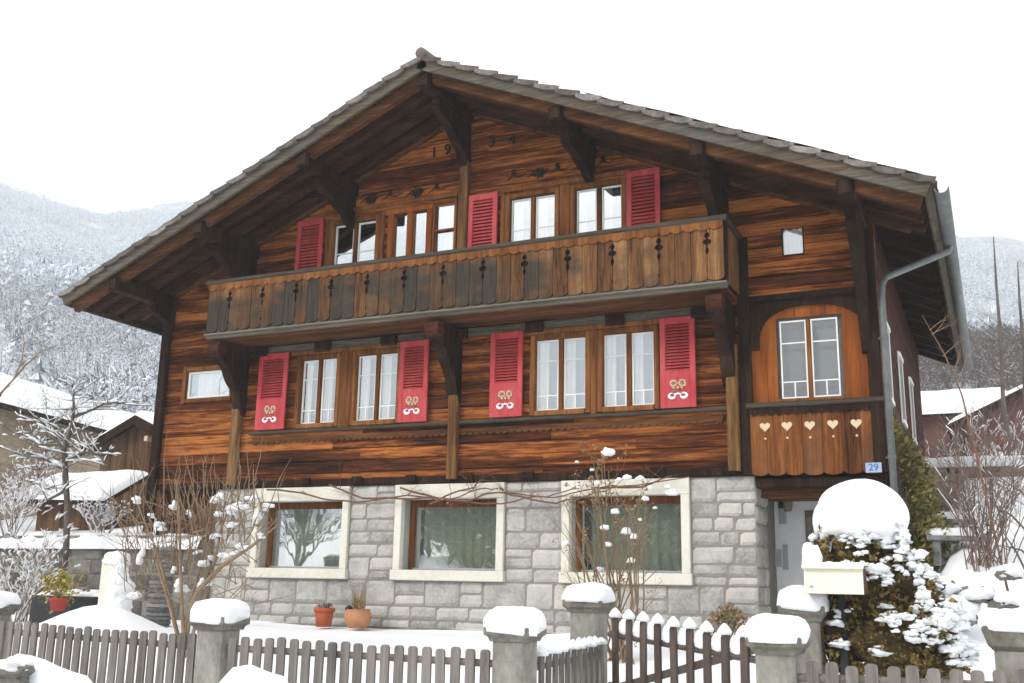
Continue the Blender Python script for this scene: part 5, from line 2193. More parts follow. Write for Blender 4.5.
# --- mailbox
mp = at(805, 595, 9.35)
mq = at(864, 595, 9.35)
zb_, zt_ = at(830, 594, 9.35)[2], at(830, 568, 9.35)[2]
t = empty('mailbox', ((mp[0] + mq[0]) / 2, 9.5, hz(-1.4, 9.5)), 'cream mailbox with brown sides half sunk in the conifer bush', 'mailbox')
mb = MB()
mb.cbox(mp[0], mq[0], 9.34, 9.365, zb_, zt_, 0.006)
mb.prism([(9.36, zt_ + 0.02), (9.30, zt_ - 0.005), (9.30, zt_ + 0.012), (9.37, zt_ + 0.045), (9.74, zt_ + 0.06), (9.74, zt_ + 0.03)], lambda a, b, d: (d, a, b), mp[0] - 0.012, mq[0] + 0.012)
mb.build('front_flap', M['cream'], t)
mb = MB()
mb.cbox(mp[0] + 0.004, mq[0] - 0.004, 9.367, 9.72, zb_ + 0.004, zt_ - 0.002, 0.008)
mb.build('body', M['brownbox'], t)
mb = MB()
mb.cbox(mp[0] + 0.22, mp[0] + 0.29, 9.655, 9.718, hz(-1.4, 9.5) - 0.1, zb_ + 0.002, 0.008)
mb.build('leg', M['blackmetal'], t)
mb = MB()
mb.cbox(mp[0] + 0.045, mp[0] + 0.075, 9.333, 9.341, zb_ + 0.05, zb_ + 0.07, 0.003)
mb.build('lock', M['plaque'], t)
mb = MB()
c = at(812, 560, 9.5)
mb.blob((c[0], c[1], c[2]), 0.085, 0.1, 0.14, 3, 14, 9, 0.35, -0.75)
mb.build('snow', M['snow'], t, True)

# --- ivy clinging to the right side wall
r = random.Random(14)
t = empty('ivy', (XR + 0.1, 15.3, hz(XR, 15.3)), 'yellow green ivy climbing up the right side wall behind the downpipe', 'ivy')
mb = MB()
segs = []
for k in range(9500):
    yy = r.uniform(14.75, 17.6)
    fz = r.random()
    z = 1.2 + 2.75 * fz - 0.14 * (yy - 14.8)
    bulge = 0.80 * math.sin(math.pi * min(1, 0.15 + fz * 0.8)) * (0.75 + 0.5 * mnoise.noise(Vector((yy * 2, z * 2, 1)))) * (1 - 0.12 * (yy - 14.75))
    x = XR + 0.03 + bulge * r.random() ** 0.5
    if mnoise.noise(Vector((x * 4, yy * 3, z * 3))) < -0.28 or (fz > 0.86 and r.random() < 0.6):
        continue
    leaf_cards(mb, (x, yy, z), 1, 0.03, 0.075, r)
mb.build('leaf', M['ivy'], t)
for k in range(24):
    yy = r.uniform(14.85, 16.6)
    a = Vector((XR + 0.04, yy, 0.9))
    b = Vector((XR + r.uniform(.03, .2), yy + r.gauss(0, .25), r.uniform(2.6, 3.9)))
    segs.append(([a, a.lerp(b, .5) + Vector((.03, r.gauss(0, .1), 0)), b], [0.02, 0.013, 0.005]))
segs_obj('stem', segs, 'bark', t)


# --- flower pots by the wall
def pot(name, c, prof, mat, label, group, n=24):
    t = empty(name, c, label, 'flower pot', group)
    mb = MB()
    mb.lathe(prof, c, n)
    mb.build('pot', M[mat], t, True)
    return t


zp = at(322, 627, 14.0)[2]
c = Vector((at(322, 620, 14.05)[0], 14.1, zp))
t = pot('flower_pot', c, [(0.12, 0), (0.145, 0.22), (0.145, 0.225), (0.165, 0.225), (0.168, 0.29), (0.15, 0.29), (0.14, 0.26), (0.02, 0.25)], 'terracotta', 'plain cylindrical orange terracotta pot at the foot of the stone wall', 'pots by the stone wall')
mb = MB()
r = random.Random(2)
for k in range(16):
    a = r.uniform(0, 6.28)
    mb.tube([c + Vector((0.05 * math.cos(a), 0.05 * math.sin(a), .25)), c + Vector((0.09 * math.cos(a), 0.09 * math.sin(a), .31 + r.uniform(0, .05))), c + Vector((0.15 * math.cos(a), 0.13 * math.sin(a), .29 + r.uniform(0, .05)))], [0.006, 0.008, 0.003], 4)
mb.build('withered_plant', M['bark'], t)
c = Vector((at(356, 620, 14.05)[0], 14.1, zp))
t = pot('flower_pot', c, [(0.13, 0), (0.19, 0.07), (0.215, 0.15), (0.20, 0.23), (0.175, 0.265), (0.19, 0.285), (0.17, 0.285), (0.15, 0.25), (0.02, 0.24)], 'terra2', 'bulging pale clay pot holding dry grass at the foot of the stone wall', 'pots by the stone wall')
mb = MB()
for k in range(60):
    a = r.uniform(0, 6.28)
    h = r.uniform(.15, .45)
    q = r.uniform(0, .10)
    e = r.uniform(.05, .17)
    mb.tube([c + Vector((q * math.cos(a), q * math.sin(a), .24)), c + Vector((e * .7 * math.cos(a), e * .7 * math.sin(a), .26 + h * .6)), c + Vector((e * math.cos(a), e * math.sin(a), .26 + h))], [0.004, 0.003, 0.0015], 3)
leaf_cards(mb, c + Vector((0, 0, .36)), 40, 0.12, 0.05, r)
mb.build('dry_grass', M['dryleaf'], t)
mb = MB()
mb.blob(c + Vector((-.12, -.08, .29)), .06, .05, .05, 2, 10, 7)
mb.build('dark_moss', M['blackmetal'], t)
# --- heather clump at the right foot of the wall
c = atv(729, 626, 13.95)
c.z = hz(c.x, c.y)
t = empty('heather_plant', c, 'small faded olive heather with pink tips against the stone wall', 'plant')
mb = MB()
top = at(729, 604, 13.95)[2] - c.z
for k in range(420):
    d = Vector((r.gauss(0, .15), r.gauss(0, .09), 0))
    hh = top * (1 - (d.length / 0.42) ** 2) * r.random() ** 0.4
    leaf_cards(mb, c + d + Vector((0, 0, max(0.02, hh))), 2, 0.03, 0.045, r)
mb.build('foliage', M['pinkleaf'], t)
segs_obj('stem', [([c, c + Vector((r.gauss(0, .12), r.gauss(0, .08), top * .8))], [0.006, 0.003]) for k in range(14)], 'bark', t)

# ---------------------------------------------------------------- left of the house
# retaining wall with snow on top
gx0, gx1 = -19.5, SBX0 - 0.02
t = empty('garden_wall', ((gx0 + gx1) / 2, 14.3, 0.8), 'dark rubble retaining wall under thick snow left of the house', 'wall')
mb = MB()
r = random.Random(8)
z = 0.55
while z < 2.2:
    h = r.uniform(.16, .3)
    x = gx0
    while x < gx1 - 0.05:
        w_ = min(r.uniform(.22, .6), gx1 - x)
        if gx1 - x - w_ < .12:
            w_ = gx1 - x
        block(mb, x, z, w_, h, 14.28 + r.uniform(-.03, .03), r)
        x += w_
    z += h
mb.build('stone_face', M['rubble'], t)
mb = MB()
mb.box(gx0, gx1, 14.30, 14.62, 0.3, 2.22)
mb.build('core', M['mortar'], t)
mb = MB()


def fn(u, v):
    x = gx0 + (gx1 - gx0) * u
    e = math.sin(math.pi * min(1, max(0, v))) ** 0.45
    bump_ = 0.20 + 0.10 * mnoise.noise(Vector((x * 1.3, 2, 0))) + 0.05 * mnoise.noise(Vector((x * 4, 5, v)))
    return (x, 14.14 + 0.75 * v + 0.05 * mnoise.noise(Vector((x * 2.3, 0, v))), 2.16 + bump_ * e - (0.07 if v < 0.02 else 0) + 0.06 * mnoise.noise(Vector((x * 2, v * 3, 3))) * e)


mb.grid(fn, 130, 10)
mb.build('snow', M['snow'], t, True)

# lower timber wall under the left end of the chalet
mb = MB()
x = XL + 0.15
while x < SBX0 - 0.05:
    mb.box(x, min(x + 0.155, SBX0 - 0.02), 15.0 + rnd.uniform(-.01, .01), 15.06, 1.9, 3.14)
    x += 0.16
piece(mb, 'lower_wall', M['shedwood'])


# shed with a gable (19 m away), its ridge running back
def gable_building(name, label, cat, loc, ang, hw, depth, zg, ze, zr, over, mats, snow_t=0.18, front_over=0.4):
    """hw half width, local x across the gable, local y back; loc is the middle of the front"""
    t = empty(name, (loc[0], loc[1], zg), label, cat)
    t.rotation_euler = (0, 0, ang)

    def put(mb, nm, mat, smooth=False):
        o = mb.build(nm, M[mat], None, smooth)
        o.parent = t
        return o
    H, Rr = ze - zg, zr - zg
    mb = MB()
    mb.prism([(-hw, -0.3), (hw, -0.3), (hw, H), (0, Rr), (-hw, H)], XZ, 0.0, 0.12)
    x = -hw
    while x < hw - 0.02:
        x1_ = min(x + 0.17, hw)
        f = lambda q: H + (Rr - H) * (1 - abs(q) / hw)
        y_ = -0.02 - rnd.random() * 0.015
        mb.prism([(x + .004, -0.3), (x1_ - .004, -0.3), (x1_ - .004, f(x1_ - .004)), (x + .004, f(x + .004))] if x * x1_ >= 0 else [(x + .004, -0.3), (x1_ - .004, -0.3), (x1_ - .004, f(x1_)), (0, Rr), (x + .004, f(x))], XZ, y_, -0.001)
        x = x1_
    put(mb, 'gable_wall', mats[0])
    mb = MB()
    mb.box(-hw, -hw + 0.12, 0.121, depth, -0.3, H)
    mb.box(hw - 0.12, hw, 0.121, depth, -0.3, H)
    mb.box(-hw + 0.121, hw - 0.121, depth - 0.12, depth, -0.3, H)
    put(mb, 'side_wall', mats[1])
    s = (Rr - H) / hw
    mb = MB()
    sm = MB()
    for sg in (-1, 1):
        xo = hw + over
        a = (0, Rr + 0.02)
        b = (sg * xo, Rr - s * xo + 0.02)
        mb.prism([a, b, (b[0], b[1] + 0.10), (0, a[1] + 0.10)], XZ, -front_over, depth + 0.3)

        def fs(u, v, sg=sg, xo=xo):
            x = sg * (xo + 0.03) * u
            y = -front_over + 0.04 + (depth + 0.3 + front_over - 0.08) * v
            e = min(1, (1 - u) * 12, min(v, 1 - v) * 60) ** 0.6 if 0 < v < 1 and u < 1 else 0
            return (x, y, Rr - s * abs(x) + 0.12 + snow_t * e * (1 + 0.25 * mnoise.noise(Vector((x * 1.2, y * 1.2, 4)))) - 0.01)
        sm.grid(fs, 18, 30)
    put(mb, 'roof', mats[2])
    put(sm, 'roof_snow', 'snow', True)
    mb = MB()
    for sg in (-1, 1):
        xo = hw + over
        mb.prism([(0, Rr - 0.12), (sg * xo, Rr - s * xo - 0.12), (sg * xo, Rr - s * xo + 0.10), (0, Rr + 0.10)], XZ, -front_over - 0.03, -front_over - 0.003)
    put(mb, 'barge_board', mats[2])
    return t


sa = at(144, 416, 19)
t = gable_building('garden_shed', 'small brown plank shed with a snowy gable roof peeking out left of the chalet', 'shed', (sa[0], 19.0), 0.0, 1.25, 4.0, 1.6, 4.75, 5.30, 0.35, ('shedwood', 'shedwood', 'dark'), 0.16, 0.3)
mb = MB()
mb.cbox(0.35, 0.45, -0.28, -0.03, 3.18, 3.30, 0.01)
o = mb.build('purlin_end', M['heart'], None)
o.parent = t
# lean-to with a snowed up roof
e0, e1 = at(13, 499, 16.2), at(104, 501, 16.2)
r0, r1 = at(58, 478, 17.7), at(150, 474, 17.7)
t = empty('lean_to', ((e0[0] + e1[0]) / 2, 17.0, 2.0), 'low lean-to with sagging snow covered roof below the plank shed', 'shed')
mb = MB()
q = [Vector(e0), Vector(e1), Vector(r1), Vector(r0)]
q2 = [v - Vector((0, 0, 0.09)) for v in q]
mb.add(q + q2, [(0, 1, 2, 3), (7, 6, 5, 4), (0, 4, 5, 1), (1, 5, 6, 2), (2, 6, 7, 3), (3, 7, 4, 0)])
mb.build('roof', M['dark'], t)
mb = MB()


def fn(u, v):
    a = q[0].lerp(q[1], u)
    b = q[3].lerp(q[2], u)
    p = a.lerp(b, v)
    e = min(1, min(u, 1 - u) * 14, min(v, 1 - v) * 7) ** 0.5 if 0 < u < 1 and 0 < v < 1 else 0
    return (p.x, p.y, p.z + 0.005 + e * (0.17 + 0.05 * mnoise.noise(Vector((p.x * 1.5, p.y * 2, 0)))))


mb.grid(fn, 34, 14)
mb.build('roof_snow', M['snow'], t, True)
mb = MB()
zg_ = 2.0
x = e0[0] + 0.45
while x < e1[0] - 0.12:
    x1_ = min(x + 0.18, e1[0] - 0.1)
    mb.box(x, x1_ - 0.006, 16.5 + rnd.uniform(-.01, .01), 16.55, zg_, e0[2] - 0.02)
    x = x1_
mb.box(e1[0] - 0.2, e1[0] - 0.14, 16.56, 17.7, zg_, e1[2] - 0.02)
mb.build('wall', M['shedwood'], t)
dr = MB()
dr.cbox(e1[0] - 0.62, e1[0] - 0.16, 16.44, 16.48, zg_, e1[2] - 0.12, 0.008)
dr.build('door', M['doorwood'], t)

# barn with the big snow roof
ba = Vector((-22.49, 17.96, 0))
bd = Vector((-0.25, 1.0, 0)).normalized()
bn = Vector((-bd.y, bd.x, 0))            # away from the eave, up the slope
t = empty('barn', ba + bn * 3.7 + bd * 4 + Vector((0, 0, 3.0)), 'long tan plank barn with a broad snow covered roof at the left edge', 'barn')


def bp(a, b, z):
    v = ba + bd * a + bn * b
    return (v.x, v.y, z)


mb = MB()
a0, a1 = -5.0, 13.0
z = 2.0
while z < 5.75:
    j = rnd.uniform(-.012, .012)
    h = min(0.2, 5.78 - z)
    ps = [bp(a, b, zz) for zz in (z, z + h - 0.006) for a, b in ((a0, 0.45 + j), (a1, 0.45 + j), (a1, 0.6), (a0, 0.6))]
    mb.add(ps, [(0, 3, 2, 1), (4, 5, 6, 7), (0, 1, 5, 4), (1, 2, 6, 5), (2, 3, 7, 6), (3, 0, 4, 7)])
    z += 0.2
mb.build('wall', M['barnwood'], t)
mb = MB()
for a in (a0, a1 - 0.15):
    ps = [bp(a + d, b, z) for d in (0, 0.15) for b, z in ((0.61, 2.0), (6.9, 2.0), (6.9, 5.9), (3.75, 7.15), (0.61, 5.9))]
    mb.add(ps, [(4, 3, 2, 1, 0), (5, 6, 7, 8, 9)] + [(i, (i + 1) % 5, 5 + (i + 1) % 5, 5 + i) for i in range(5)])
mb.build('gable_wall', M['barnwood'], t)
mb = MB()
for b0, z0, b1, z1 in ((0.0, 5.72, 3.75, 7.28), (7.5, 5.72, 3.75, 7.28)):
    ps = [bp(a, b, z + d) for d in (0, 0.1) for a, b, z in ((a0 - .5, b0, z0), (a1 + .4, b0, z0), (a1 + .4, b1, z1), (a0 - .5, b1, z1))]
    mb.add(ps, [(0, 3, 2, 1), (4, 5, 6, 7), (0, 1, 5, 4), (1, 2, 6, 5), (2, 3, 7, 6), (3, 0, 4, 7)])
mb.build('roof', M['dark'], t)
mb = MB()
for b0, z0, b1, z1 in ((-0.03, 5.80, 3.75, 7.38), (7.53, 5.80, 3.75, 7.38)):
    def fn(u, v, b0=b0, z0=z0, b1=b1, z1=z1):
        e = min(1, v * 10 + 0.0, min(u, 1 - u) * 60) ** 0.6 if 0 < u < 1 and v > 0 else 0
        a = a0 - .45 + (a1 - a0 + .8) * u
        return bp(a, b0 + (b1 - b0) * v, z0 + (z1 - z0) * v + 0.015 + 0.22 * e * (1 + .15 * mnoise.noise(Vector((a * .8, v * 3, 1)))))
    mb.grid(fn, 50, 14)
mb.build('roof_snow', M['snow'], t, True)

# small house corner at the very left with a pale post
# stack of grey tiles and the snowed pillar
c = atv(158, 620, 12.5)
c.z = hz(c.x, c.y) - 0.03
t = empty('tile_stack', c, 'round grey stack of curved tiles in two tiers behind the left fence', 'tile stack')
H = at(158, 547, 12.5)[2] - c.z
for kk, (za, zb2, rr) in enumerate(((0.0, H * 0.36, 0.185), (H * 0.38, H, 0.175))):
    mb = MB()
    n = max(3, int((zb2 - za) / 0.062))
    st = (zb2 - za) / n
    for i in range(n):
        rr2 = rr * (1 + rnd.uniform(-.04, .04))
        mb.lathe([(rr2 * .93, za + st * i + 0.002), (rr2, za + st * (i + .2)), (rr2 * 1.01, za + st * (i + .8)), (rr2 * .93, za + st * (i + 1) - 0.002)], (c.x + rnd.uniform(-.008, .008), c.y + rnd.uniform(-.008, .008), c.z), 18)
    mb.build('tile_tier', M['slate'], t)
mb = MB()
mb.blob((c.x, c.y, c.z + H), 0.14, 0.14, 0.05, 3, 14, 7, 0.4)
mb.build('snow', M['snow'], t, True)
pl = at(97, 600, 11.3)
zt_ = at(107, 562, 11.3)[2]
t = empty('snowy_pillar', (pl[0] + 0.14, 11.44, hz(pl[0], 11.4)), 'short pale pillar buried in drifted snow behind the left fence', 'pillar')
mb = MB()
mb.cbox(pl[0], pl[0] + 0.28, 11.3, 11.58, 0.5, zt_, 0.02)
mb.build('shaft', M['surround'], t)
mb = MB()
mb.blob((pl[0] + 0.15, 11.44, zt_ + 0.02), 0.21, 0.2, 0.14, 4, 16, 10, 0.3, -0.4)
for i in range(22):
    q_ = i / 21
    mb.blob((pl[0] + 0.33 + 0.06 * q_ + r.gauss(0, .03), 11.36 - .05 * q_ + r.gauss(0, .03), zt_ - 0.14 - 0.62 * q_), 0.07 + .13 * q_, 0.12 + .08 * q_, 0.13 + .04 * q_, i, 12, 9, 0.3, -0.9)
mb.build('snow', M['snow'], t, True)
# dark trough and red pot with a yellow green plant
c = atv(62, 612, 11.4)
c.z = hz(c.x, c.y)
t = empty('plant_trough', c, 'long dark plant trough behind the left fence', 'trough')
mb = MB()
ztr = at(62, 596, 11.4)[2]
mb.cbox(c.x - 0.7, c.x + 0.55, 11.45, 11.8, c.z - .05, ztr, 0.02)
mb.build('box', M['blackmetal'], t)
mb = MB()
for k in range(10):
    mb.blob((c.x - .6 + .12 * k, 11.62, ztr), .11, .12, .06 + .02 * (k % 3), k, 9, 6, .4)
mb.build('snow', M['snow'], t, True)
c = atv(58, 610, 11.15)
c.z = max(hz(c.x, c.y) - 0.02, at(58, 611, 11.15)[2])
hp = at(58, 598, 11.15)[2] - c.z
t = pot('flower_pot', c, [(0.09, 0), (0.125, hp * .8), (0.14, hp * .8), (0.145, hp), (0.12, hp), (0.11, hp * .85), (0.02, hp * .8)], 'redpot', 'red pot with a yellow green bush before the dark trough', None)
mb = MB()
r = random.Random(31)
for k in range(420):
    d = Vector((r.gauss(0, .16), r.gauss(0, .12), r.gauss(0, .11)))
    leaf_cards(mb, c + Vector((-.03, 0, hp + .17)) + d, 1, 0.03, 0.055, r)
mb.build('foliage', M['yellowleaf'], t)
segs_obj('stem', [([c + Vector((0, 0, hp * .8)), c + Vector((r.gauss(-.02, .1), r.gauss(0, .08), hp + r.uniform(.1, .3)))], [0.005, 0.003]) for k in range(18)], 'twig', t)

# --- snowy fruit tree and shrubs on the left
r = random.Random(17)
tb = atv(66, 545, 13.6)
tb.z = min(tb.z, hz(tb.x, tb.y))
t = empty('fruit_tree', tb, 'small dark fruit tree with snow along every branch left of the shed', 'tree')
segs = []
Y0 = 13.6


def limb(path, r0, r1, yj=0.15):
    pts = [atv(a, b, Y0 + (r.uniform(-yj, yj) if i else 0)) for i, (a, b) in enumerate(path)]
    rads = [r0 + (r1 - r0) * i / (len(pts) - 1) for i in range(len(pts))]
    segs.append((pts, rads))
    return pts


tr = limb([(66, 545), (67, 505), (65, 470), (64, 450)], 0.06, 0.05, 0.02)
segs[0] = ([Vector((tb.x, tb.y, tb.z - .2))] + tr, [0.065] + segs[0][1])
L1 = limb([(64, 450), (56, 438), (44, 424), (38, 422)], 0.05, 0.02)
L2 = limb([(64, 450), (72, 425), (74, 405), (72, 384)], 0.045, 0.018)
L3 = limb([(73, 418), (92, 410), (104, 404), (118, 402)], 0.03, 0.012)
L4 = limb([(66, 462), (84, 452), (100, 455), (108, 470)], 0.035, 0.012)
L5 = limb([(66, 470), (50, 462), (34, 455), (18, 455)], 0.035, 0.012)
L6 = limb([(60, 445), (40, 445), (25, 436), (12, 432)], 0.028, 0.01)
L7 = limb([(67, 490), (48, 500), (38, 480), (40, 465)], 0.03, 0.012)
for L in (L1, L2, L3, L4, L5, L6, L7):
    for i in range(len(L) - 1):
        for k in range(7):
            s = L[i].lerp(L[i + 1], r.random())
            grow(segs, r, s, Vector((r.gauss(0, 1), r.gauss(0, .8), r.uniform(-.2, 1.1))), r.uniform(.3, .7), 0.010, 2, 0.7, 2, 0.03, 0.3, 0.6, 3)
segs_obj('branch', segs, 'bark', t)
snow_on(segs, t, r, 0.003, 0.7, 0.85, 0.014)

for nm, px, py, yy, hgt, wd, nst, lab, sd in (('snowy_shrub', 20, 585, 12.6, 1.4, 0.9, 22, 'bare shrub thick with snow at the left edge behind the trough', 1), ('snowy_shrub', 12, 520, 14.9, 1.5, 0.9, 22, 'snow laden shrub above the retaining wall at the left edge', 2), ('snowy_shrub', 100, 520, 15.2, 0.7, 0.9, 14, 'low snow dusted shrub before the lean-to door', 3)):
    r = random.Random(sd * 7)
    b = atv(px, py, yy)
    b.z = hz(b.x, b.y)
    t = empty(nm, b, lab, 'shrub', 'snowy shrubs left of the house')
    segs = []
    for k in range(nst):
        a = r.uniform(0, 6.28)
        grow(segs, r, b + Vector((r.gauss(0, .1), r.gauss(0, .1), -.05)), Vector((math.cos(a) * wd * .6, math.sin(a) * wd * .5, 1)), hgt * r.uniform(.5, .8), 0.011, 2, 0.7, 3, 0.05, 0.22, 0.6, 3)
    segs_obj('branch', segs, 'twigred', t)
    snow_on(segs, t, r, 0.0022, 0.7, 0.9, 0.015)

# bare branch tree reaching in at the upper left edge
r = random.Random(41)
b = atv(-40, 560, 12.0)
b.z = hz(b.x, b.y)
t = empty('bare_tree', b, 'thin grey bare tree reaching in at the left edge above the barn roof', 'tree')
segs = []
Y0 = 12.0
limb([(-40, 560), (-36, 480), (-20, 420), (0, 394)], 0.07, 0.035, 0.02)
segs[0] = ([Vector((b.x, b.y, b.z - .2))] + segs[0][0], [0.075] + segs[0][1])
A = limb([(0, 394), (12, 381), (25, 366), (40, 352), (56, 345)], 0.022, 0.006)
Bq = limb([(14, 379), (22, 360), (24, 342), (22, 325)], 0.016, 0.004)
for L in (A, Bq):
    for i in range(len(L) - 1):
        for k in range(2):
            s = L[i].lerp(L[i + 1], r.random())
            grow(segs, r, s, Vector((r.gauss(.4, .8), r.gauss(0, .5), r.uniform(.2, 1.0))), r.uniform(.2, .45), 0.006, 1, 0.6, 2, 0.05, 0.2, 0.6, 3)
segs_obj('branch', segs, 'twig', t)

# ---------------------------------------------------------------- right of the house
r = random.Random(51)
# multi stemmed bare shrub on the bank
b = atv(985, 534, 14.2)
b.z = hz(b.x, b.y)
t = empty('bank_shrub', b, 'bare fan shaped brown shrub on the snowy bank at the right edge', 'shrub')
segs = []
for k in range(44):
    tx, ty = r.uniform(918, 1050), r.uniform(425, 500)
    a = b + Vector((r.gauss(0, .12), r.gauss(0, .12), -.08))
    e = atv(tx, ty, 14.2 + r.uniform(-.5, .5))
    m1 = a.lerp(e, .35) + Vector((r.gauss(0, .03), 0, .06))
    m2 = a.lerp(e, .7) + Vector((r.gauss(0, .04), 0, .05))
    segs.append(([a, m1, m2, e], [0.009, 0.008, 0.006, 0.002]))
    for q_ in range(5):
        s = m1.lerp(e, r.random())
        grow(segs, r, s, (e - a).normalized() + Vector((r.gauss(0, .7), r.gauss(0, .5), 0)), r.uniform(.15, .45), 0.006, 1, .7, 2, .08, .22, .6, 3)
segs_obj('branch', segs, 'twigred', t)
snow_on(segs, t, r, 0.006, 0.25, 0.8, 0.008)
# hanging twigs low at the right edge
b = atv(1040, 640, 10.2)
b.z = hz(b.x, b.y)
t = empty('edge_shrub', b, 'dark twigs hanging in low at the right edge', 'shrub')
segs = []
for px, py, px2, py2 in ((1040, 600, 995, 520), (1045, 570, 1000, 545), (1040, 545, 985, 500), (1045, 520, 1000, 478)):
    a, e = atv(px, py, 10.2), atv(px2, py2, 10.3)
    m = a.lerp(e, .5) + Vector((0, 0, .06))
    segs.append(([b, a, m, e], [0.02, 0.014, 0.009, 0.003]))
    for q_ in range(4):
        grow(segs, r, a.lerp(e, r.random()), (e - a).normalized() + Vector((r.gauss(0, .6), r.gauss(0, .5), .2)), r.uniform(.12, .3), 0.005, 1, .7, 2, .05, .2, .6, 3)
segs_obj('branch', segs, 'bark', t)

# garden bench slabs under snow
for (xa, ya), (xb, yb2), yy, lab in (((928, 514), (972, 515), 15.6, 'dark bench slab under snow, upper one on the right bank'), ((926, 530), (987, 532), 14.8, 'dark bench slab under snow, lower one on the right bank')):
    p, q_ = at(xa, ya, yy), at(xb, yb2, yy)
    zt = (p[2] + q_[2]) / 2
    zg = hz((p[0] + q_[0]) / 2, yy)
    t = empty('stone_bench', ((p[0] + q_[0]) / 2, yy + .15, zg), lab, 'bench', 'benches on the right bank')
    mb = MB()
    mb.cbox(p[0], q_[0], yy, yy + 0.34, zt - 0.12, zt - 0.03, 0.012)
    mb.build('seat', M['slate'], t)
    for xx in (p[0] + .06, q_[0] - .16):
        mb = MB()
        mb.cbox(xx, xx + .1, yy + .05, yy + .29, min(zg, zt - .2) - .15, zt - 0.121, 0.01)
        mb.build('leg', M['slate'], t)
    snowcap('snow', p[0], q_[0], yy, yy + .34, zt - 0.035, 0.085, t, 3, 0.01, 8)

# snow covered rocks on the bank
RK = 'snow covered rocks on the right bank'
for i, (px, py, rr, lab) in enumerate(((935, 578, .16, 'dark wedge shaped rock showing under snow right of the conifer bush'), (948, 596, .2, 'largest snow covered rock right of the conifer bush'), (1003, 592, .12, 'rounded snow covered rock near the right edge'), (975, 585, .13, 'small snow covered rock in the middle of the bank'), (1008, 566, .10, 'upper snow covered rock near the right edge'))):
    c = atv(px, py, 12.2)
    c.z = max(hz(c.x, 12.2) - .02, c.z - rr * .9)
    t = empty('bank_rock', c, lab, 'rock', RK)
    mb = MB()
    mb.blob(c, rr * 1.15, rr, rr * .8, i + 70, 12, 8, .7, -.6)
    mb.build('stone', M['rubble'], t)
    mb = MB()
    mb.blob(c + Vector((.03, -.02, rr * .22)), rr * 1.25, rr * 1.1, rr * .8, i + 80, 16, 10, .45, -.55)
    mb.build('snow', M['snow'], t, True)

# hedge with snow in front of the red house
r = random.Random(61)
for nm, px0, px1, py, yy, hh, lab, mat in (('snowy_hedge', 908, 1040, 450, 22.0, 1.0, 'brown leafless hedge dusted with snow below the red house', 'twigred'), ('snowy_hedge', 900, 1040, 420, 28.0, 1.5, 'upper reddish bushes dusted with snow beside the red house', 'twigred')):
    a, b = at(px0, py, yy), at(px1, py, yy)
    zg = hz((a[0] + b[0]) / 2, yy)
    t = empty(nm, ((a[0] + b[0]) / 2, yy, zg), lab, 'hedge', 'leafless hedges on the right slope')
    segs = []
    n = int((b[0] - a[0]) / .035)
    for k in range(n):
        x = a[0] + (b[0] - a[0]) * r.random()
        y_ = yy + r.uniform(-.4, .4)
        z_ = max(hz(x, y_), a[2] - hh)
        grow(segs, r, Vector((x, y_, z_ - .05)), Vector((r.gauss(0, .3), r.gauss(0, .3), 1)), hh * r.uniform(.5, .75), 0.014, 2, .6, 2, .05, .25, .6, 3)
    segs_obj('branch', segs, mat, t)
    snow_on(segs, t, r, 0.003, 0.45, 0.9, 0.016)
# terrace wall with snow
p, q_ = at(905, 466, 20.0), at(1045, 463, 20.0)
t = empty('terrace_wall', ((p[0] + q_[0]) / 2, 20.1, hz(-.2, 20)), 'low dark terrace wall under snow across the right slope', 'wall')
mb = MB()
x = p[0]
r = random.Random(4)
zw = p[2]
z = zw - .32
while z < zw - .08:
    x = p[0]
    h = r.uniform(.14, .2)
    while x < q_[0]:
        w_ = r.uniform(.2, .45)
        block(mb, x, z, w_, min(h, zw - z), 20.0, r)
        x += w_
    z += h
mb.build('stone_face', M['rubble'], t)
mb = MB()
mb.box(p[0], q_[0] + .2, 20.02, 20.3, zw - 1.0, zw - .005)
mb.build('core', M['mortar'], t)
snowcap('snow', p[0], q_[0] + .2, 19.98, 20.3, zw - .01, .16, t, 5, .02, 12)

# red house and its neighbour
z0h = hz(-.6, 34)
t = gable_building('red_house', 'long low brick red house under snow behind the leafless hedge', 'house', (-3.8, 36.0), -math.pi / 2, 2.2, 4.2, z0h - .5, at(950, 420, 35)[2], at(950, 404, 36)[2] + .1, .4, ('redwall', 'redwall', 'dark'), .25, .3)
z1h = hz(1.2, 30)
gc = at(1032, 383, 30)
t = gable_building('gable_house', 'red brown house with a steep snowy verge cut off by the right edge', 'house', (gc[0] + .25, 30.0), 0.0, 1.9, 5.0, z1h - .5, gc[2] - .95, gc[2] - .05, .5, ('redwall', 'redwall', 'dark'), .14, .3)
# two bare saplings
for px, pyb, pxt, pyt, yy, lab in ((1003, 400, 993.5, 237, 26.0, 'taller thin bare sapling rising into the mist at the right'), (1025, 400, 1017.5, 262, 27.0, 'thin bare sapling closest to the right edge')):
    a, e = atv(px, pyb, yy), atv(pxt, pyt, yy)
    b = Vector((a.x + .05, yy, hz(a.x, yy) - .1))
    t = empty('sapling', b, lab, 'tree', 'bare saplings at the right edge')
    segs = [([b, a, a.lerp(e, .35) + Vector((.03, 0, 0)), a.lerp(e, .7), e], [0.06, 0.05, 0.042, 0.03, 0.012])]
    segs_obj('trunk', segs, 'bark', t, 6)
    segs = []
    for k in range(8):
        s = a.lerp(e, .05 + .4 * k / 8)
        grow(segs, r, s, Vector((r.choice((-1, 1)) * .7, r.gauss(0, .3), .8)), r.uniform(.5, 1.0), 0.014, 1, .6, 2, .08, .2, .6, 3)
    segs_obj('branch', segs, 'bark', t)
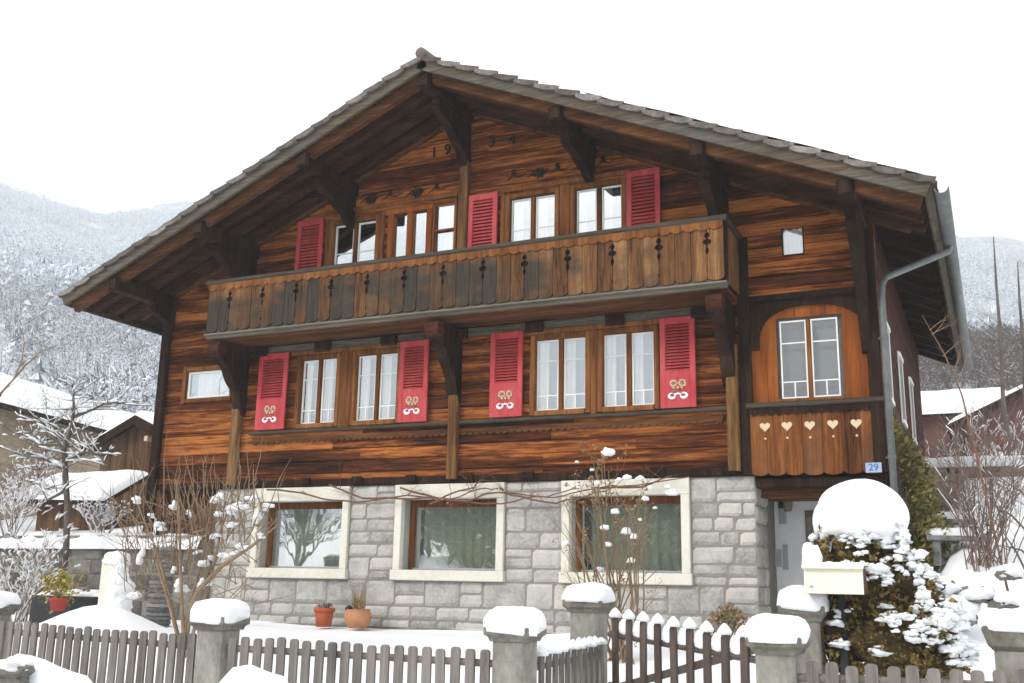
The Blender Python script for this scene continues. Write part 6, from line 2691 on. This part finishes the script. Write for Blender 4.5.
# slender branch leaning across the right eave
a, m1, e = atv(962, 395, 12.5), atv(945, 355, 12.5), atv(922, 315, 12.5)
b = Vector((a.x + .35, 12.5, hz(a.x + .35, 12.5) - .05))
t = empty('leaning_stem', b, 'slender bare stem leaning across the right eave', 'tree')
mb = MB()
mb.tube([b, Vector((a.x + .1, 12.5, a.z - .7)), a, m1, e], [0.014, 0.012, 0.009, 0.007, 0.003], 6)
mb.build('stem', M['vine'], t, True)
segs = []
for k in range(7):
    s = a.lerp(e, r.random())
    grow(segs, r, s, Vector((r.gauss(0, .7), 0, .6)), r.uniform(.2, .5), .006, 1, .6, 2, .05, .2, .6, 3)
segs_obj('twig', segs, 'twig', t)

# ---------------------------------------------------------------- across the road, behind the photographer: what the ground floor panes mirror
r = random.Random(71)
b = Vector((-25.5, -5.0, hz(-25.5, -5.0)))
t = empty('roadside_tree', b, 'bare tree across the road mirrored in the ground floor windows', 'tree')
segs = []
grow(segs, r, b, Vector((.35, 0, 1)), 3.0, .27, 4, .6, 3, .12, .14, .68, 4)
segs_obj('branch', segs, 'bark', t)
M['mirrorwood'] = frost_mat('grey green wood', (0.05, 0.065, 0.03), (0.28, 0.31, 0.24), 0.10)
forest('roadside_wood', 420, 34, 58, math.pi + .35, math.pi + .79, 5, 9, 0.0, M['mirrorwood'], 77, 'grey green wood across the road mirrored in the windows', dense=True)

# lumps of snow, blossoms and leaves nobody could count are stuff within their plant
for o in bpy.data.objects:
    if o.type == 'MESH' and o.parent is not None and (o.name.split('.')[0] in ('snow', 'foliage', 'leaf', 'dried_flower', 'dead_leaf', 'dry_grass')) and len(o.data.vertices) > 400:
        o['kind'] = 'stuff'

p = at(10, 672, 6.2)
t = empty('boulder', (p[0], 6.2, hz(p[0], 6.2)), 'grey brown stone poking out of the roadside snow in the bottom left corner', 'rock')
mb = MB()
mb.blob((p[0], 6.2, p[2] - 0.04), 0.17, 0.16, 0.12, 4, 16, 10, .7, -1)
mb.build('stone', M['rubble'], t)
mb = MB()
mb.blob((p[0] - .02, 6.23, p[2] + 0.035), 0.15, 0.14, 0.07, 6, 14, 9, .5, -.6)
mb.build('snow', M['snow'], t, True)
